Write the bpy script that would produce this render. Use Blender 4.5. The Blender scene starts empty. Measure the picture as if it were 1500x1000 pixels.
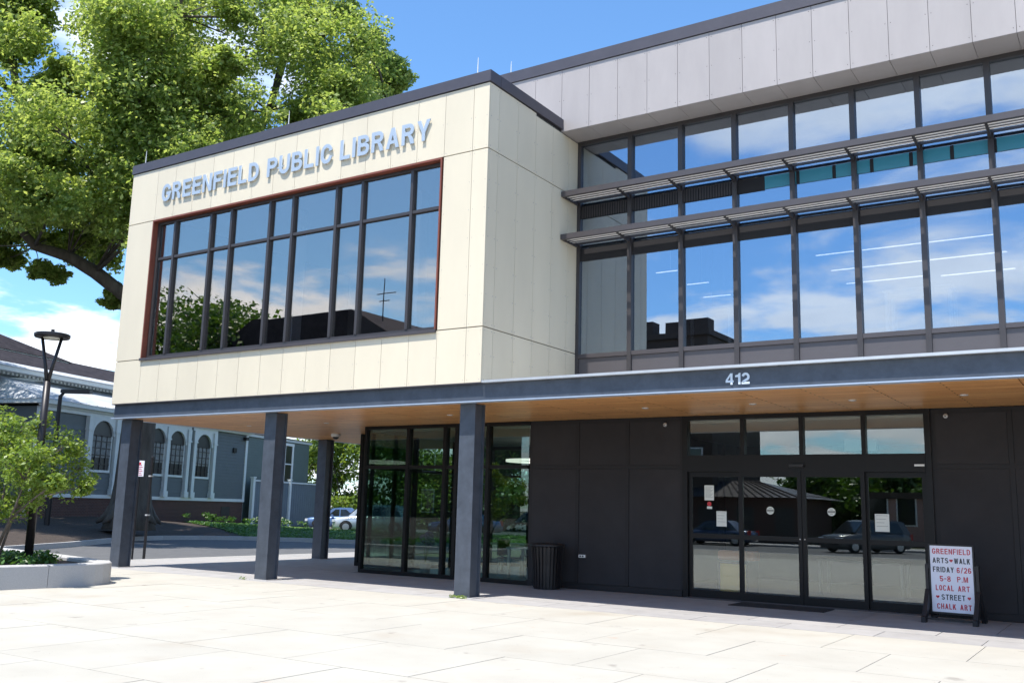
import bpy, bmesh, math, random
import numpy as np
from mathutils import Vector, Matrix
R = math.radians
sc = bpy.context.scene
COL = sc.collection
random.seed(7)

# ------------------------------------------------------------------ camera
cam_d = bpy.data.cameras.new('camera'); cam = bpy.data.objects.new('camera', cam_d); COL.objects.link(cam)
sc.camera = cam
cam_d.sensor_width = 36.0; cam_d.lens = 1406.58 / 1500 * 36.0; cam_d.clip_start = 0.1; cam_d.clip_end = 3000
rt = Vector((0.83957365, 0.54263526, 0.02575019)); up = Vector((0.07200012, -0.15813185, 0.98478947)); fw = Vector((-0.53845341, 0.82494927, 0.17183314))
M = Matrix((rt, up, -fw)).transposed().to_4x4(); M.translation = Vector((10.33456, -14.78809, 1.65))
cam.matrix_world = M

# ------------------------------------------------------------------ light
SUN_EL, SUN_AZ = 70.0, 8.0      # azimuth: degrees to the left of the facade normal
sx, sy, sz = -math.sin(R(SUN_AZ)) * math.cos(R(SUN_EL)), -math.cos(R(SUN_AZ)) * math.cos(R(SUN_EL)), math.sin(R(SUN_EL))
sun_d = bpy.data.lights.new('sun', 'SUN'); sun_d.energy = 4.6; sun_d.angle = R(0.53); sun_d.color = (1.0, 0.955, 0.88)
sun = bpy.data.objects.new('sun', sun_d); COL.objects.link(sun)
sun.rotation_euler = Vector((sx, sy, sz)).to_track_quat('Z', 'Y').to_euler()
world = bpy.data.worlds.new('World'); sc.world = world; world.use_nodes = True
nt = world.node_tree; nt.nodes.clear()
def wn(t, **k):
    n = nt.nodes.new(t)
    for a, b in k.items(): setattr(n, a, b)
    return n
sky = wn('ShaderNodeTexSky', sky_type='NISHITA'); sky.sun_disc = False
sky.sun_elevation = R(SUN_EL); sky.sun_rotation = math.atan2(sx, sy); sky.air_density = 1.0; sky.dust_density = 0.35; sky.ozone_density = 2.2; sky.altitude = 60
tc = wn('ShaderNodeTexCoord'); sep = wn('ShaderNodeSeparateXYZ'); nt.links.new(tc.outputs['Generated'], sep.inputs[0])
def wm(op, a, b=None, c=None):
    n = wn('ShaderNodeMath', operation=op)
    for i, q in enumerate((a, b, c)):
        if q is None: continue
        if isinstance(q, (int, float)): n.inputs[i].default_value = q
        else: nt.links.new(q, n.inputs[i])
    return n.outputs[0]
zz = wm('ADD', wm('MAXIMUM', sep.outputs[2], 0.0), 0.16)
px, py = wm('DIVIDE', sep.outputs[0], zz), wm('DIVIDE', sep.outputs[1], zz)
cmb = wn('ShaderNodeCombineXYZ'); nt.links.new(px, cmb.inputs[0]); nt.links.new(py, cmb.inputs[1]); cmb.inputs[2].default_value = 2.3
nz = wn('ShaderNodeTexNoise'); nz.inputs['Scale'].default_value = 1.7; nz.inputs['Detail'].default_value = 9; nz.inputs['Roughness'].default_value = 0.55; nz.inputs['Distortion'].default_value = 0.35
nt.links.new(cmb.outputs[0], nz.inputs['Vector'])
cov = wn('ShaderNodeMapRange'); cov.inputs['From Min'].default_value = 0.0; cov.inputs['From Max'].default_value = 0.55; cov.inputs['To Min'].default_value = 0.385; cov.inputs['To Max'].default_value = 0.582
nt.links.new(sep.outputs[2], cov.inputs['Value'])
dens = wm('MULTIPLY', wm('SUBTRACT', nz.outputs['Fac'], cov.outputs[0]), 7.0)
dcl = wn('ShaderNodeClamp'); nt.links.new(dens, dcl.inputs[0]); dcl.inputs['Max'].default_value = 0.93
smo = wn('ShaderNodeMapRange', interpolation_type='SMOOTHSTEP'); nt.links.new(dcl.outputs[0], smo.inputs['Value']); smo.inputs['To Max'].default_value = 0.95
nz2 = wn('ShaderNodeTexNoise'); nz2.inputs['Scale'].default_value = 2.6; nz2.inputs['Detail'].default_value = 5; nt.links.new(cmb.outputs[0], nz2.inputs['Vector'])
cr = wn('ShaderNodeMix', data_type='RGBA'); nt.links.new(nz2.outputs['Fac'], cr.inputs['Factor'])
cr.inputs['A'].default_value = (5.0, 5.6, 6.6, 1); cr.inputs['B'].default_value = (10.5, 10.6, 10.8, 1)
skt = wn('ShaderNodeMix', data_type='RGBA', blend_type='MULTIPLY'); skt.inputs['Factor'].default_value = 1.0
nt.links.new(sky.outputs[0], skt.inputs['A']); skt.inputs['B'].default_value = (0.80, 1.10, 1.30, 1)
mx = wn('ShaderNodeMix', data_type='RGBA'); nt.links.new(smo.outputs[0], mx.inputs['Factor']); nt.links.new(skt.outputs['Result'], mx.inputs['A']); nt.links.new(cr.outputs['Result'], mx.inputs['B'])
bg = wn('ShaderNodeBackground'); bg.inputs['Strength'].default_value = 0.12; nt.links.new(mx.outputs['Result'], bg.inputs['Color'])
wo = wn('ShaderNodeOutputWorld'); nt.links.new(bg.outputs[0], wo.inputs[0])
sc.view_settings.view_transform = 'Standard'; sc.view_settings.look = 'None'; sc.view_settings.gamma = 1; sc.view_settings.use_curve_mapping = False
sc.view_settings.exposure = 0.8
sc.cycles.max_bounces = 10; sc.cycles.transparent_max_bounces = 24; sc.cycles.glossy_bounces = 4; sc.cycles.sample_clamp_indirect = 8

# ------------------------------------------------------------------ materials
def mat(name, col, rough=0.6, metal=0.0, var=0.0, vscale=3.0, col2=None, bump=0.0, bscale=40.0, spec=0.5, emit=None, stretch=(1, 1, 1), island=0.0, detail=5, world=False, stain=0):
    m = bpy.data.materials.new(name); m.use_nodes = True; t = m.node_tree; b = t.nodes['Principled BSDF']
    b.inputs['Base Color'].default_value = (*col, 1); b.inputs['Roughness'].default_value = rough; b.inputs['Metallic'].default_value = metal; b.inputs['Specular IOR Level'].default_value = spec
    if emit: b.inputs['Emission Color'].default_value = (*emit[0], 1); b.inputs['Emission Strength'].default_value = emit[1]
    tcn = t.nodes.new('ShaderNodeTexCoord'); mp = t.nodes.new('ShaderNodeMapping'); gw = t.nodes.new('ShaderNodeNewGeometry') if world else None; t.links.new(gw.outputs['Position'] if world else tcn.outputs['Object'], mp.inputs[0]); mp.inputs['Scale'].default_value = stretch
    src = None
    if var or col2:
        n = t.nodes.new('ShaderNodeTexNoise'); n.inputs['Scale'].default_value = vscale; n.inputs['Detail'].default_value = detail; n.inputs['Roughness'].default_value = 0.62; t.links.new(mp.outputs[0], n.inputs['Vector'])
        r = t.nodes.new('ShaderNodeMapRange'); r.inputs['From Min'].default_value = 0.3; r.inputs['From Max'].default_value = 0.7; t.links.new(n.outputs['Fac'], r.inputs['Value'])
        mxn = t.nodes.new('ShaderNodeMix'); mxn.data_type = 'RGBA'; t.links.new(r.outputs[0], mxn.inputs['Factor'])
        c2 = col2 or tuple(c * (1 - var) for c in col); c1 = col if col2 else tuple(min(1, c * (1 + var * .5)) for c in col)
        mxn.inputs['A'].default_value = (*c1, 1); mxn.inputs['B'].default_value = (*c2, 1); src = mxn.outputs['Result']
    if island:
        oi = t.nodes.new('ShaderNodeObjectInfo'); mr = t.nodes.new('ShaderNodeMapRange'); t.links.new(oi.outputs['Random'], mr.inputs['Value']); mr.inputs['To Min'].default_value = 1 - island; mr.inputs['To Max'].default_value = 1 + island * .4
        hs = t.nodes.new('ShaderNodeHueSaturation'); t.links.new(mr.outputs[0], hs.inputs['Value'])
        if src: t.links.new(src, hs.inputs['Color'])
        else: hs.inputs['Color'].default_value = (*col, 1)
        src = hs.outputs[0]
    if stain:   # blotches, rust and grime spots with a shape of their own
        for scl, lo, hi, colr, amt in ((.55, .60, .72, (.30, .25, .19), .35), (2.3, .67, .74, (.16, .14, .12), .5), (1.3, .70, .78, (.42, .20, .10), .5), (26, .70, .74, (.08, .07, .06), .6)):
            n3 = t.nodes.new('ShaderNodeTexNoise'); n3.inputs['Scale'].default_value = scl; n3.inputs['Detail'].default_value = 4; t.links.new(mp.outputs[0], n3.inputs['Vector'])
            r3 = t.nodes.new('ShaderNodeMapRange'); r3.inputs['From Min'].default_value = lo; r3.inputs['From Max'].default_value = hi; r3.inputs['To Max'].default_value = amt * stain; t.links.new(n3.outputs['Fac'], r3.inputs['Value'])
            m3 = t.nodes.new('ShaderNodeMix'); m3.data_type = 'RGBA'; t.links.new(r3.outputs[0], m3.inputs['Factor']); t.links.new(src, m3.inputs['A']); m3.inputs['B'].default_value = (*colr, 1); src = m3.outputs['Result']
    if src: t.links.new(src, b.inputs['Base Color'])
    if bump:
        n2 = t.nodes.new('ShaderNodeTexNoise'); n2.inputs['Scale'].default_value = bscale; n2.inputs['Detail'].default_value = 4; t.links.new(mp.outputs[0], n2.inputs['Vector'])
        bp = t.nodes.new('ShaderNodeBump'); bp.inputs['Strength'].default_value = bump; bp.inputs['Distance'].default_value = 0.02; t.links.new(n2.outputs['Fac'], bp.inputs['Height']); t.links.new(bp.outputs[0], b.inputs['Normal'])
    return m
def glass(name, tint, refl, rcol=(1, 1, 1), wob=0.0):
    m = bpy.data.materials.new(name); m.use_nodes = True; t = m.node_tree; t.nodes.clear(); N = t.nodes.new; L = t.links.new
    g = N('ShaderNodeNewGeometry'); dp = N('ShaderNodeVectorMath'); dp.operation = 'DOT_PRODUCT'; L(g.outputs['Incoming'], dp.inputs[0]); L(g.outputs['Normal'], dp.inputs[1])
    def mm(op, a, b):
        n = N('ShaderNodeMath'); n.operation = op
        for i, q in enumerate((a, b)):
            if isinstance(q, (int, float)): n.inputs[i].default_value = q
            elif q is not None: L(q, n.inputs[i])
        return n.outputs[0]
    f = mm('POWER', mm('SUBTRACT', 1.0, mm('ABSOLUTE', dp.outputs['Value'], None)), 5.0)
    fac = mm('ADD', mm('MULTIPLY', f, 1 - refl), refl)
    tr = N('ShaderNodeBsdfTransparent'); tr.inputs[0].default_value = (*tint, 1); gl = N('ShaderNodeBsdfGlossy'); gl.inputs['Color'].default_value = (*rcol, 1); gl.inputs['Roughness'].default_value = 0.0
    if wob:
        tcn = N('ShaderNodeTexCoord'); n2 = N('ShaderNodeTexNoise'); n2.inputs['Scale'].default_value = 0.9; n2.inputs['Detail'].default_value = 1; L(tcn.outputs['Object'], n2.inputs['Vector'])
        bp = N('ShaderNodeBump'); bp.inputs['Strength'].default_value = wob; bp.inputs['Distance'].default_value = 0.02; L(n2.outputs['Fac'], bp.inputs['Height']); L(bp.outputs[0], gl.inputs['Normal'])
    mx = N('ShaderNodeMixShader'); L(fac, mx.inputs[0]); L(tr.outputs[0], mx.inputs[1]); L(gl.outputs[0], mx.inputs[2])
    o = N('ShaderNodeOutputMaterial'); L(mx.outputs[0], o.inputs[0]); return m
def leafmat(name, c1, c2, trans=0.4):
    m = bpy.data.materials.new(name); m.use_nodes = True; t = m.node_tree; t.nodes.clear(); N = t.nodes.new; L = t.links.new
    g = N('ShaderNodeNewGeometry'); mxn = N('ShaderNodeMix'); mxn.data_type = 'RGBA'; L(g.outputs['Random Per Island'], mxn.inputs['Factor']); mxn.inputs['A'].default_value = (*c1, 1); mxn.inputs['B'].default_value = (*c2, 1)
    p = N('ShaderNodeBsdfPrincipled'); L(mxn.outputs['Result'], p.inputs['Base Color']); p.inputs['Roughness'].default_value = 0.42; p.inputs['Specular IOR Level'].default_value = 0.5
    tl = N('ShaderNodeBsdfTranslucent'); hs = N('ShaderNodeHueSaturation'); hs.inputs['Value'].default_value = 1.5; hs.inputs['Hue'].default_value = 0.485; hs.inputs['Saturation'].default_value = 1.1; L(mxn.outputs['Result'], hs.inputs['Color']); L(hs.outputs[0], tl.inputs[0])
    mx = N('ShaderNodeMixShader'); mx.inputs[0].default_value = trans; L(p.outputs[0], mx.inputs[1]); L(tl.outputs[0], mx.inputs[2])
    o = N('ShaderNodeOutputMaterial'); L(mx.outputs[0], o.inputs[0]); return m
def brickmat(name, c1, c2, mortar, w=.22, h=.075, rot=True):
    m = bpy.data.materials.new(name); m.use_nodes = True; t = m.node_tree; b = t.nodes['Principled BSDF']; b.inputs['Roughness'].default_value = .85
    tcn = t.nodes.new('ShaderNodeTexCoord'); mp = t.nodes.new('ShaderNodeMapping'); mp.inputs['Rotation'].default_value = (R(90) if rot else 0, 0, 0); t.links.new(tcn.outputs['Object'], mp.inputs[0])
    br = t.nodes.new('ShaderNodeTexBrick'); br.inputs['Scale'].default_value = 1; br.inputs['Brick Width'].default_value = w; br.inputs['Row Height'].default_value = h; br.inputs['Mortar Size'].default_value = min(w, h) * .09
    br.inputs['Color1'].default_value = (*c1, 1); br.inputs['Color2'].default_value = (*c2, 1); br.inputs['Mortar'].default_value = (*mortar, 1); t.links.new(mp.outputs[0], br.inputs['Vector']); t.links.new(br.outputs['Color'], b.inputs['Base Color']); return m

MT = dict(
 beige=mat('cream_cladding', (0.68, 0.605, 0.465), .55, var=.045, vscale=1.3, bump=.06, bscale=120, island=.05, world=True, stretch=(1, 1, .35)),
 lav=mat('taupe_cladding', (0.40, 0.365, 0.358), .5, var=.08, vscale=1.6, bump=.06, bscale=120, island=.07, world=True, stretch=(1, 1, .3)),
 joint=mat('joint_backing', (0.06, 0.055, 0.05), .8),
 cap=mat('charcoal_cap', (0.075, 0.07, 0.085), .45, metal=.2, var=.1),
 frame=mat('bronze_aluminium', (0.06, 0.054, 0.056), .42, metal=.3, var=.1, vscale=2),
 rail=mat('grey_aluminium', (0.085, 0.075, 0.078), .4, metal=.3, var=.08, vscale=2),
 blade=mat('silver_blade', (0.62, 0.61, 0.60), .4, metal=.3),
 redtrim=mat('rust_red_reveal', (0.2, 0.055, 0.032), .5, var=.15),
 steel=mat('blue_grey_steel', (0.066, 0.078, 0.100), .45, metal=.1, var=.25, vscale=5, bump=.05, bscale=60),
 steeledge=mat('steel_edge_paint', (0.42, 0.5, 0.62), .4, metal=.3),
 flash=mat('galvanised_flashing', (0.62, 0.62, 0.62), .38, metal=.6, var=.1),
 spandrel=mat('spandrel_panel', (0.105, 0.095, 0.10), .45, metal=.3, var=.06),
 dark=mat('charcoal_panel', (0.037, 0.035, 0.0375), .6, var=.14, vscale=2.2, world=True, bump=.12, bscale=90, island=.08, spec=.15),
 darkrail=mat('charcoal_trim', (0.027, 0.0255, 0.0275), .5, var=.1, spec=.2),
 door=mat('black_aluminium', (0.012, 0.0115, 0.012), .4, metal=.1, spec=.25),
 white=mat('white_paint', (0.78, 0.78, 0.76), .5, var=.05),
 ceil=mat('ceiling_white', (0.62, 0.62, 0.60), .8),
 ceild=mat('ceiling_grey', (0.42, 0.42, 0.41), .85),
 inwall=mat('interior_wall', (0.32, 0.31, 0.29), .8),
 indark=mat('interior_dark', (0.05, 0.047, 0.043), .7),
 infloor=mat('interior_floor', (0.22, 0.21, 0.2), .35, var=.15),
 letter=mat('brushed_letter_metal', (0.42, 0.49, 0.57), .4, metal=.25),
 numeral=mat('numeral_metal', (0.62, 0.68, 0.74), .4, metal=.2),
 lamp=mat('lamp_lens', (0.9, 0.9, 0.85), .4, emit=((1, .95, .85), .9)),
 ledline=mat('led_line', (0.9, 0.9, 0.9), .4, emit=((1, .95, .93), 1.9)),
 black=mat('black_plastic', (0.014, 0.013, 0.015), .45, var=.2, vscale=8),
 blackpole=mat('black_pole_paint', (0.018, 0.016, 0.018), .4, metal=.3),
 signwhite=mat('sign_white', (0.80, 0.79, 0.86), .45),
 signred=mat('sign_red', (0.55, 0.03, 0.05), .5), signblack=mat('sign_black', (0.02, 0.02, 0.025), .5),
 paper=mat('paper', (0.72, 0.74, 0.68), .7), ink=mat('grey_ink', (0.25, 0.27, 0.25), .7), redink=mat('red_sticker', (0.6, 0.04, 0.05), .6),
 granite=mat('granite_kerb', (0.34, 0.33, 0.325), .8, col2=(0.46, 0.455, 0.45), vscale=90, bump=.25, bscale=120, detail=3),
 granitel=mat('granite_road_kerb', (0.4, 0.39, 0.38), .8, var=.2, vscale=30, bump=.2),
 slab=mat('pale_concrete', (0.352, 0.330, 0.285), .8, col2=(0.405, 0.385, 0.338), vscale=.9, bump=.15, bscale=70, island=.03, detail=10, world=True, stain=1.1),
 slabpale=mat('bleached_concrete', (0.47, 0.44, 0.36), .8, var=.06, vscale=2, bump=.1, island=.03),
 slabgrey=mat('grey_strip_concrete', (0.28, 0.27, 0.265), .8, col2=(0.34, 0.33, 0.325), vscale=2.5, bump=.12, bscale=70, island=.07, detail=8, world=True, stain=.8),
 grout=mat('paving_joint', (0.28, 0.26, 0.225), .9, var=.2),
 asphalt=mat('asphalt', (0.075, 0.075, 0.078), .85, col2=(0.11, 0.11, 0.112), vscale=4, bump=.3, bscale=150, detail=8),
 mulch=mat('brown_mulch', (0.022, 0.016, 0.013), .95, col2=(0.07, 0.05, 0.038), vscale=9, bump=1.0, bscale=30, detail=10),
 grassg=mat('lawn_ground', (0.06, 0.12, 0.015), .9, col2=(0.11, 0.19, 0.03), vscale=3, bump=.6, bscale=60),
 earth=mat('far_ground', (0.08, 0.10, 0.045), .95, col2=(0.12, 0.12, 0.08), vscale=.05),
 soil=mat('planter_soil', (0.035, 0.022, 0.015), .95, var=.4, vscale=10, bump=.8),
 bark=mat('oak_bark', (0.05, 0.04, 0.032), .95, col2=(0.11, 0.095, 0.078), vscale=5, stretch=(1, 1, .25), bump=1.0, bscale=9, detail=8),
 twig=mat('grey_twig', (0.13, 0.105, 0.085), .9, var=.3, vscale=10),
 leafA=leafmat('oak_leaf', (0.15, 0.235, 0.05), (0.34, 0.41, 0.12), .58),
 leafB=leafmat('dark_leaf', (0.03, 0.085, 0.012), (0.07, 0.15, 0.02), .35),
 leafC=leafmat('bright_leaf', (0.11, 0.19, 0.03), (0.23, 0.31, 0.06), .45),
 leafD=leafmat('planter_leaf', (0.04, 0.11, 0.02), (0.09, 0.19, 0.04), .3),
 clap=mat('slate_green_clapboard', (0.11, 0.13, 0.14), .6, var=.08, vscale=2), clap2=mat('sage_clapboard', (0.125, 0.16, 0.15), .6, var=.08, vscale=2),
 trim=mat('pale_trim', (0.62, 0.66, 0.67), .55, var=.06), fence=mat('slate_fence', (0.13, 0.165, 0.2), .6, var=.08, vscale=3),
 slate=mat('slate_roof', (0.018, 0.016, 0.019), .9, col2=(0.045, 0.04, 0.046), vscale=2.5, bump=.5, bscale=12, spec=.1), metalroof=mat('seam_metal_roof', (0.42, 0.44, 0.47), .75, metal=.0, var=.25, vscale=.8),
 brick=brickmat('red_brick', (.2, .075, .05), (.14, .05, .035), (.25, .22, .19)), brickd=brickmat('dark_brick', (.085, .035, .026), (.06, .025, .02), (.11, .09, .08)),
 pink=mat('pink_render', (.42, .24, .2), .8, var=.1), brown=brickmat('brown_brick', (.075, .045, .03), (.055, .032, .022), (.1, .085, .07)),
 tyre=mat('tyre_rubber', (0.015, 0.015, 0.016), .8), rim=mat('alloy_rim', (0.45, 0.45, 0.46), .35, metal=.7), carglass=mat('car_glass', (0.012, 0.015, 0.018), .06, spec=.9),
 headl=mat('headlamp', (0.8, 0.82, 0.85), .1, spec=.9), taill=mat('tail_lamp', (0.45, 0.02, 0.02), .2), mat_r=mat('rubber_mat', (0.018, 0.018, 0.02), .9, bump=.4, bscale=60),
 roofing=mat('roof_membrane', (0.5, 0.5, 0.5), .8), curtain=mat('lace_curtain', (0.25, 0.26, 0.26), .9, var=.4, vscale=6), winback=mat('dark_room', (0.012, 0.012, 0.013), .4, spec=.8),
 redchair=mat('red_fabric', (0.35, 0.03, 0.05), .7), blueobj=mat('blue_fabric', (0.03, 0.08, 0.35), .6), orange=mat('terracotta_cloth', (0.55, 0.16, 0.06), .7), amber=mat('amber_panel', (0.75, 0.45, 0.09), .6),
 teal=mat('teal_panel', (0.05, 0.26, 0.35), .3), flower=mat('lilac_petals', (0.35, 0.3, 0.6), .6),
)
G_CW = glass('blue_coated_glass', (0.58, 0.6, 0.62), 0.38, (0.74, 0.85, .98), .02)
G_PW = glass('grey_picture_glass', (0.74, 0.75, 0.78), 0.30, (1.0, 0.92, 0.82), .03)
G_SF = glass('clear_storefront_glass', (0.66, 0.74, 0.71), 0.08, (0.9, 0.97, 0.95), .015)
G_DR = glass('door_glass', (0.84, 0.88, 0.86), 0.14, (0.86, 0.9, 0.9), .01)
# wood soffit: fine planks running along x
def woodmat():
    m = bpy.data.materials.new('cedar_planks'); m.use_nodes = True; t = m.node_tree; b = t.nodes['Principled BSDF']; N = t.nodes.new; L = t.links.new
    tcn = N('ShaderNodeTexCoord'); mp = N('ShaderNodeMapping'); L(tcn.outputs['Object'], mp.inputs[0])
    br = N('ShaderNodeTexBrick'); br.inputs['Scale'].default_value = 1; br.inputs['Brick Width'].default_value = 2.05; br.inputs['Row Height'].default_value = .13; br.inputs['Mortar Size'].default_value = .009; br.offset = .5
    br.inputs['Color1'].default_value = (.80, .43, .17, 1); br.inputs['Color2'].default_value = (.62, .29, .105, 1); br.inputs['Mortar'].default_value = (.06, .022, .01, 1); L(mp.outputs[0], br.inputs['Vector'])
    mp2 = N('ShaderNodeMapping'); mp2.inputs['Scale'].default_value = (.9, 22, 1); L(tcn.outputs['Object'], mp2.inputs[0])
    nz = N('ShaderNodeTexNoise'); nz.inputs['Scale'].default_value = 1.6; nz.inputs['Detail'].default_value = 6; L(mp2.outputs[0], nz.inputs['Vector'])
    mx = N('ShaderNodeMix'); mx.data_type = 'RGBA'; mx.blend_type = 'MULTIPLY'; mx.inputs['Factor'].default_value = .75; L(br.outputs['Color'], mx.inputs['A'])
    rp = N('ShaderNodeMapRange'); rp.inputs['From Min'].default_value = .3; rp.inputs['From Max'].default_value = .7; rp.inputs['To Min'].default_value = .6; rp.inputs['To Max'].default_value = 1.25; L(nz.outputs['Fac'], rp.inputs['Value']); L(rp.outputs[0], mx.inputs['B'])
    L(mx.outputs['Result'], b.inputs['Base Color']); b.inputs['Roughness'].default_value = .35; return m
MT['wood'] = woodmat()

# ------------------------------------------------------------------ mesh helpers
def bx(bm, x0, x1, y0, y1, z0, z1):
    vs = [bm.verts.new(p) for p in ((x0, y0, z0), (x1, y0, z0), (x1, y1, z0), (x0, y1, z0), (x0, y0, z1), (x1, y0, z1), (x1, y1, z1), (x0, y1, z1))]
    for f in ((3, 2, 1, 0), (4, 5, 6, 7), (0, 1, 5, 4), (1, 2, 6, 5), (2, 3, 7, 6), (3, 0, 4, 7)): bm.faces.new([vs[i] for i in f])
def prism(bm, poly, y0, y1, ax='y'):
    def P(a, b, c): return {'y': (a, c, b), 'z': (a, b, c), 'x': (c, a, b)}[ax]
    v0 = [bm.verts.new(P(a, b, y0)) for a, b in poly]; v1 = [bm.verts.new(P(a, b, y1)) for a, b in poly]; n = len(poly)
    bm.faces.new(v0); bm.faces.new(v1[::-1])
    for i in range(n): bm.faces.new((v0[i], v1[i], v1[(i + 1) % n], v0[(i + 1) % n]))
def tube(bm, pts, rads, seg=8, cap=True):
    pts = [Vector(p) for p in pts]; rings = []
    for i, p in enumerate(pts):
        d = (pts[min(i + 1, len(pts) - 1)] - pts[max(i - 1, 0)]).normalized()
        a = d.cross(Vector((0.3, 0.1, 1)) if abs(d.z) < .9 else Vector((1, .2, 0))).normalized(); b = d.cross(a)
        rings.append([bm.verts.new(p + (a * math.cos(2 * math.pi * k / seg) + b * math.sin(2 * math.pi * k / seg)) * rads[i]) for k in range(seg)])
    for r0, r1 in zip(rings, rings[1:]):
        for k in range(seg): bm.faces.new((r0[k], r0[(k + 1) % seg], r1[(k + 1) % seg], r1[k]))
    if cap: bm.faces.new(rings[0][::-1]); bm.faces.new(rings[-1])
def lathe(bm, prof, c=(0, 0, 0), seg=24):
    rings = [[bm.verts.new((c[0] + r * math.cos(2 * math.pi * k / seg), c[1] + r * math.sin(2 * math.pi * k / seg), c[2] + z)) for k in range(seg)] for r, z in prof]
    for r0, r1 in zip(rings, rings[1:]):
        for k in range(seg): bm.faces.new((r0[k], r0[(k + 1) % seg], r1[(k + 1) % seg], r1[k]))
    bm.faces.new(rings[0][::-1]); bm.faces.new(rings[-1])
def link(name, me, m, parent=None, loc=(0, 0, 0), rot=(0, 0, 0)):
    if m is not None and not me.materials: me.materials.append(m)
    o = bpy.data.objects.new(name, me); COL.objects.link(o); o.location = loc; o.rotation_euler = rot
    if parent is not None: o.parent = parent
    return o
def fin(bm, name, smooth=False, bev=0.0):
    bmesh.ops.recalc_face_normals(bm, faces=bm.faces)
    if bev: bmesh.ops.bevel(bm, geom=bm.edges[:], offset=bev, segments=1, affect='EDGES')
    me = bpy.data.meshes.new(name); bm.to_mesh(me); bm.free()
    if smooth:
        for p in me.polygons: p.use_smooth = True
    return me
def mk(name, fn, m, parent=None, loc=(0, 0, 0), rot=(0, 0, 0), smooth=False, bev=0.0):
    bm = bmesh.new(); fn(bm); return link(name, fin(bm, name, smooth, bev), m, parent, loc, rot)
def boxes(name, L, m, parent=None, loc=(0, 0, 0), rot=(0, 0, 0), bev=0.0):
    def f(bm):
        for b in L: bx(bm, *b)
    return mk(name, f, m, parent, loc, rot, False, bev)
CACHE = {}
def cbox(name, x0, x1, y0, y1, z0, z1, m, parent=None, bev=0.0):   # box with its origin at its centre; alike boxes share mesh data
    k = (name, round(x1 - x0, 3), round(y1 - y0, 3), round(z1 - z0, 3), m.name, bev)
    if k not in CACHE:
        a, b, c = (x1 - x0) / 2, (y1 - y0) / 2, (z1 - z0) / 2
        bm = bmesh.new(); bx(bm, -a, a, -b, b, -c, c); CACHE[k] = fin(bm, name, False, bev)
    return link(name, CACHE[k], m, parent, ((x0 + x1) / 2, (y0 + y1) / 2, (z0 + z1) / 2))
def thing(name, label, cat, loc=(0, 0, 0), rotz=0, group=None):
    o = bpy.data.objects.new(name, None); COL.objects.link(o); o.location = loc; o.rotation_euler = (0, 0, rotz); o.empty_display_size = .3
    o['label'] = label; o['category'] = cat
    if group: o['group'] = group
    return o
def tag(o, label, cat, group=None):
    o['label'] = label; o['category'] = cat
    if group: o['group'] = group
    return o
def struct(o): o['kind'] = 'structure'; return o
def stuff(o): o['kind'] = 'stuff'; return o
def glyph(ch, size, extr, off=0.0, sxc=1.0):
    cu = bpy.data.curves.new('g', 'FONT'); cu.body = ch; cu.size = size; cu.extrude = extr; cu.offset = off; cu.resolution_u = 4
    ob = bpy.data.objects.new('g', cu); me = bpy.data.meshes.new_from_object(ob); bpy.data.objects.remove(ob); bpy.data.curves.remove(cu)
    me.materials.clear()
    if sxc != 1.0:
        for v in me.vertices: v.co.x *= sxc
    return me
def mesh_bounds(me):
    co = np.empty(len(me.vertices) * 3); me.vertices.foreach_get('co', co); co = co.reshape(-1, 3); return co.min(0), co.max(0)
def leafmesh(name, centers, radii, per, size, seed, shell=.55, flat=.75):
    """leaf blades (kite quads) scattered through clumps; centers/radii arrays"""
    rng = np.random.default_rng(seed); centers = np.asarray(centers, float); radii = np.asarray(radii, float)
    c = np.repeat(centers, per, 0); r = np.repeat(radii, per); n = len(c)
    d = rng.normal(size=(n, 3)); d /= np.linalg.norm(d, axis=1)[:, None]
    rad = (shell + (1 - shell) * rng.random(n)) ** .6; p = c + d * (rad * r)[:, None] * np.array([1, 1, flat])
    nrm = d * .35 + rng.normal(size=(n, 3)) * .75 + np.array([-.05, -.3, .85]); nrm /= np.linalg.norm(nrm, axis=1)[:, None]
    a = np.cross(nrm, rng.normal(size=(n, 3))); a /= np.linalg.norm(a, axis=1)[:, None]; b = np.cross(nrm, a)
    s = size * (.6 + .8 * rng.random(n)); a *= (s * .5)[:, None]; b *= (s * .3)[:, None]; fold = nrm * (s * .08)[:, None]
    V = np.stack([p - a, p + b + fold, p + a, p - b + fold], 1).reshape(-1, 3)
    me = bpy.data.meshes.new(name); me.vertices.add(4 * n); me.vertices.foreach_set('co', V.ravel().astype(np.float32))
    me.loops.add(4 * n); me.loops.foreach_set('vertex_index', np.arange(4 * n, dtype=np.int32))
    me.polygons.add(n); me.polygons.foreach_set('loop_start', np.arange(0, 4 * n, 4, dtype=np.int32)); me.polygons.foreach_set('loop_total', np.full(n, 4, dtype=np.int32))
    me.update(calc_edges=True); return me

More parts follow.
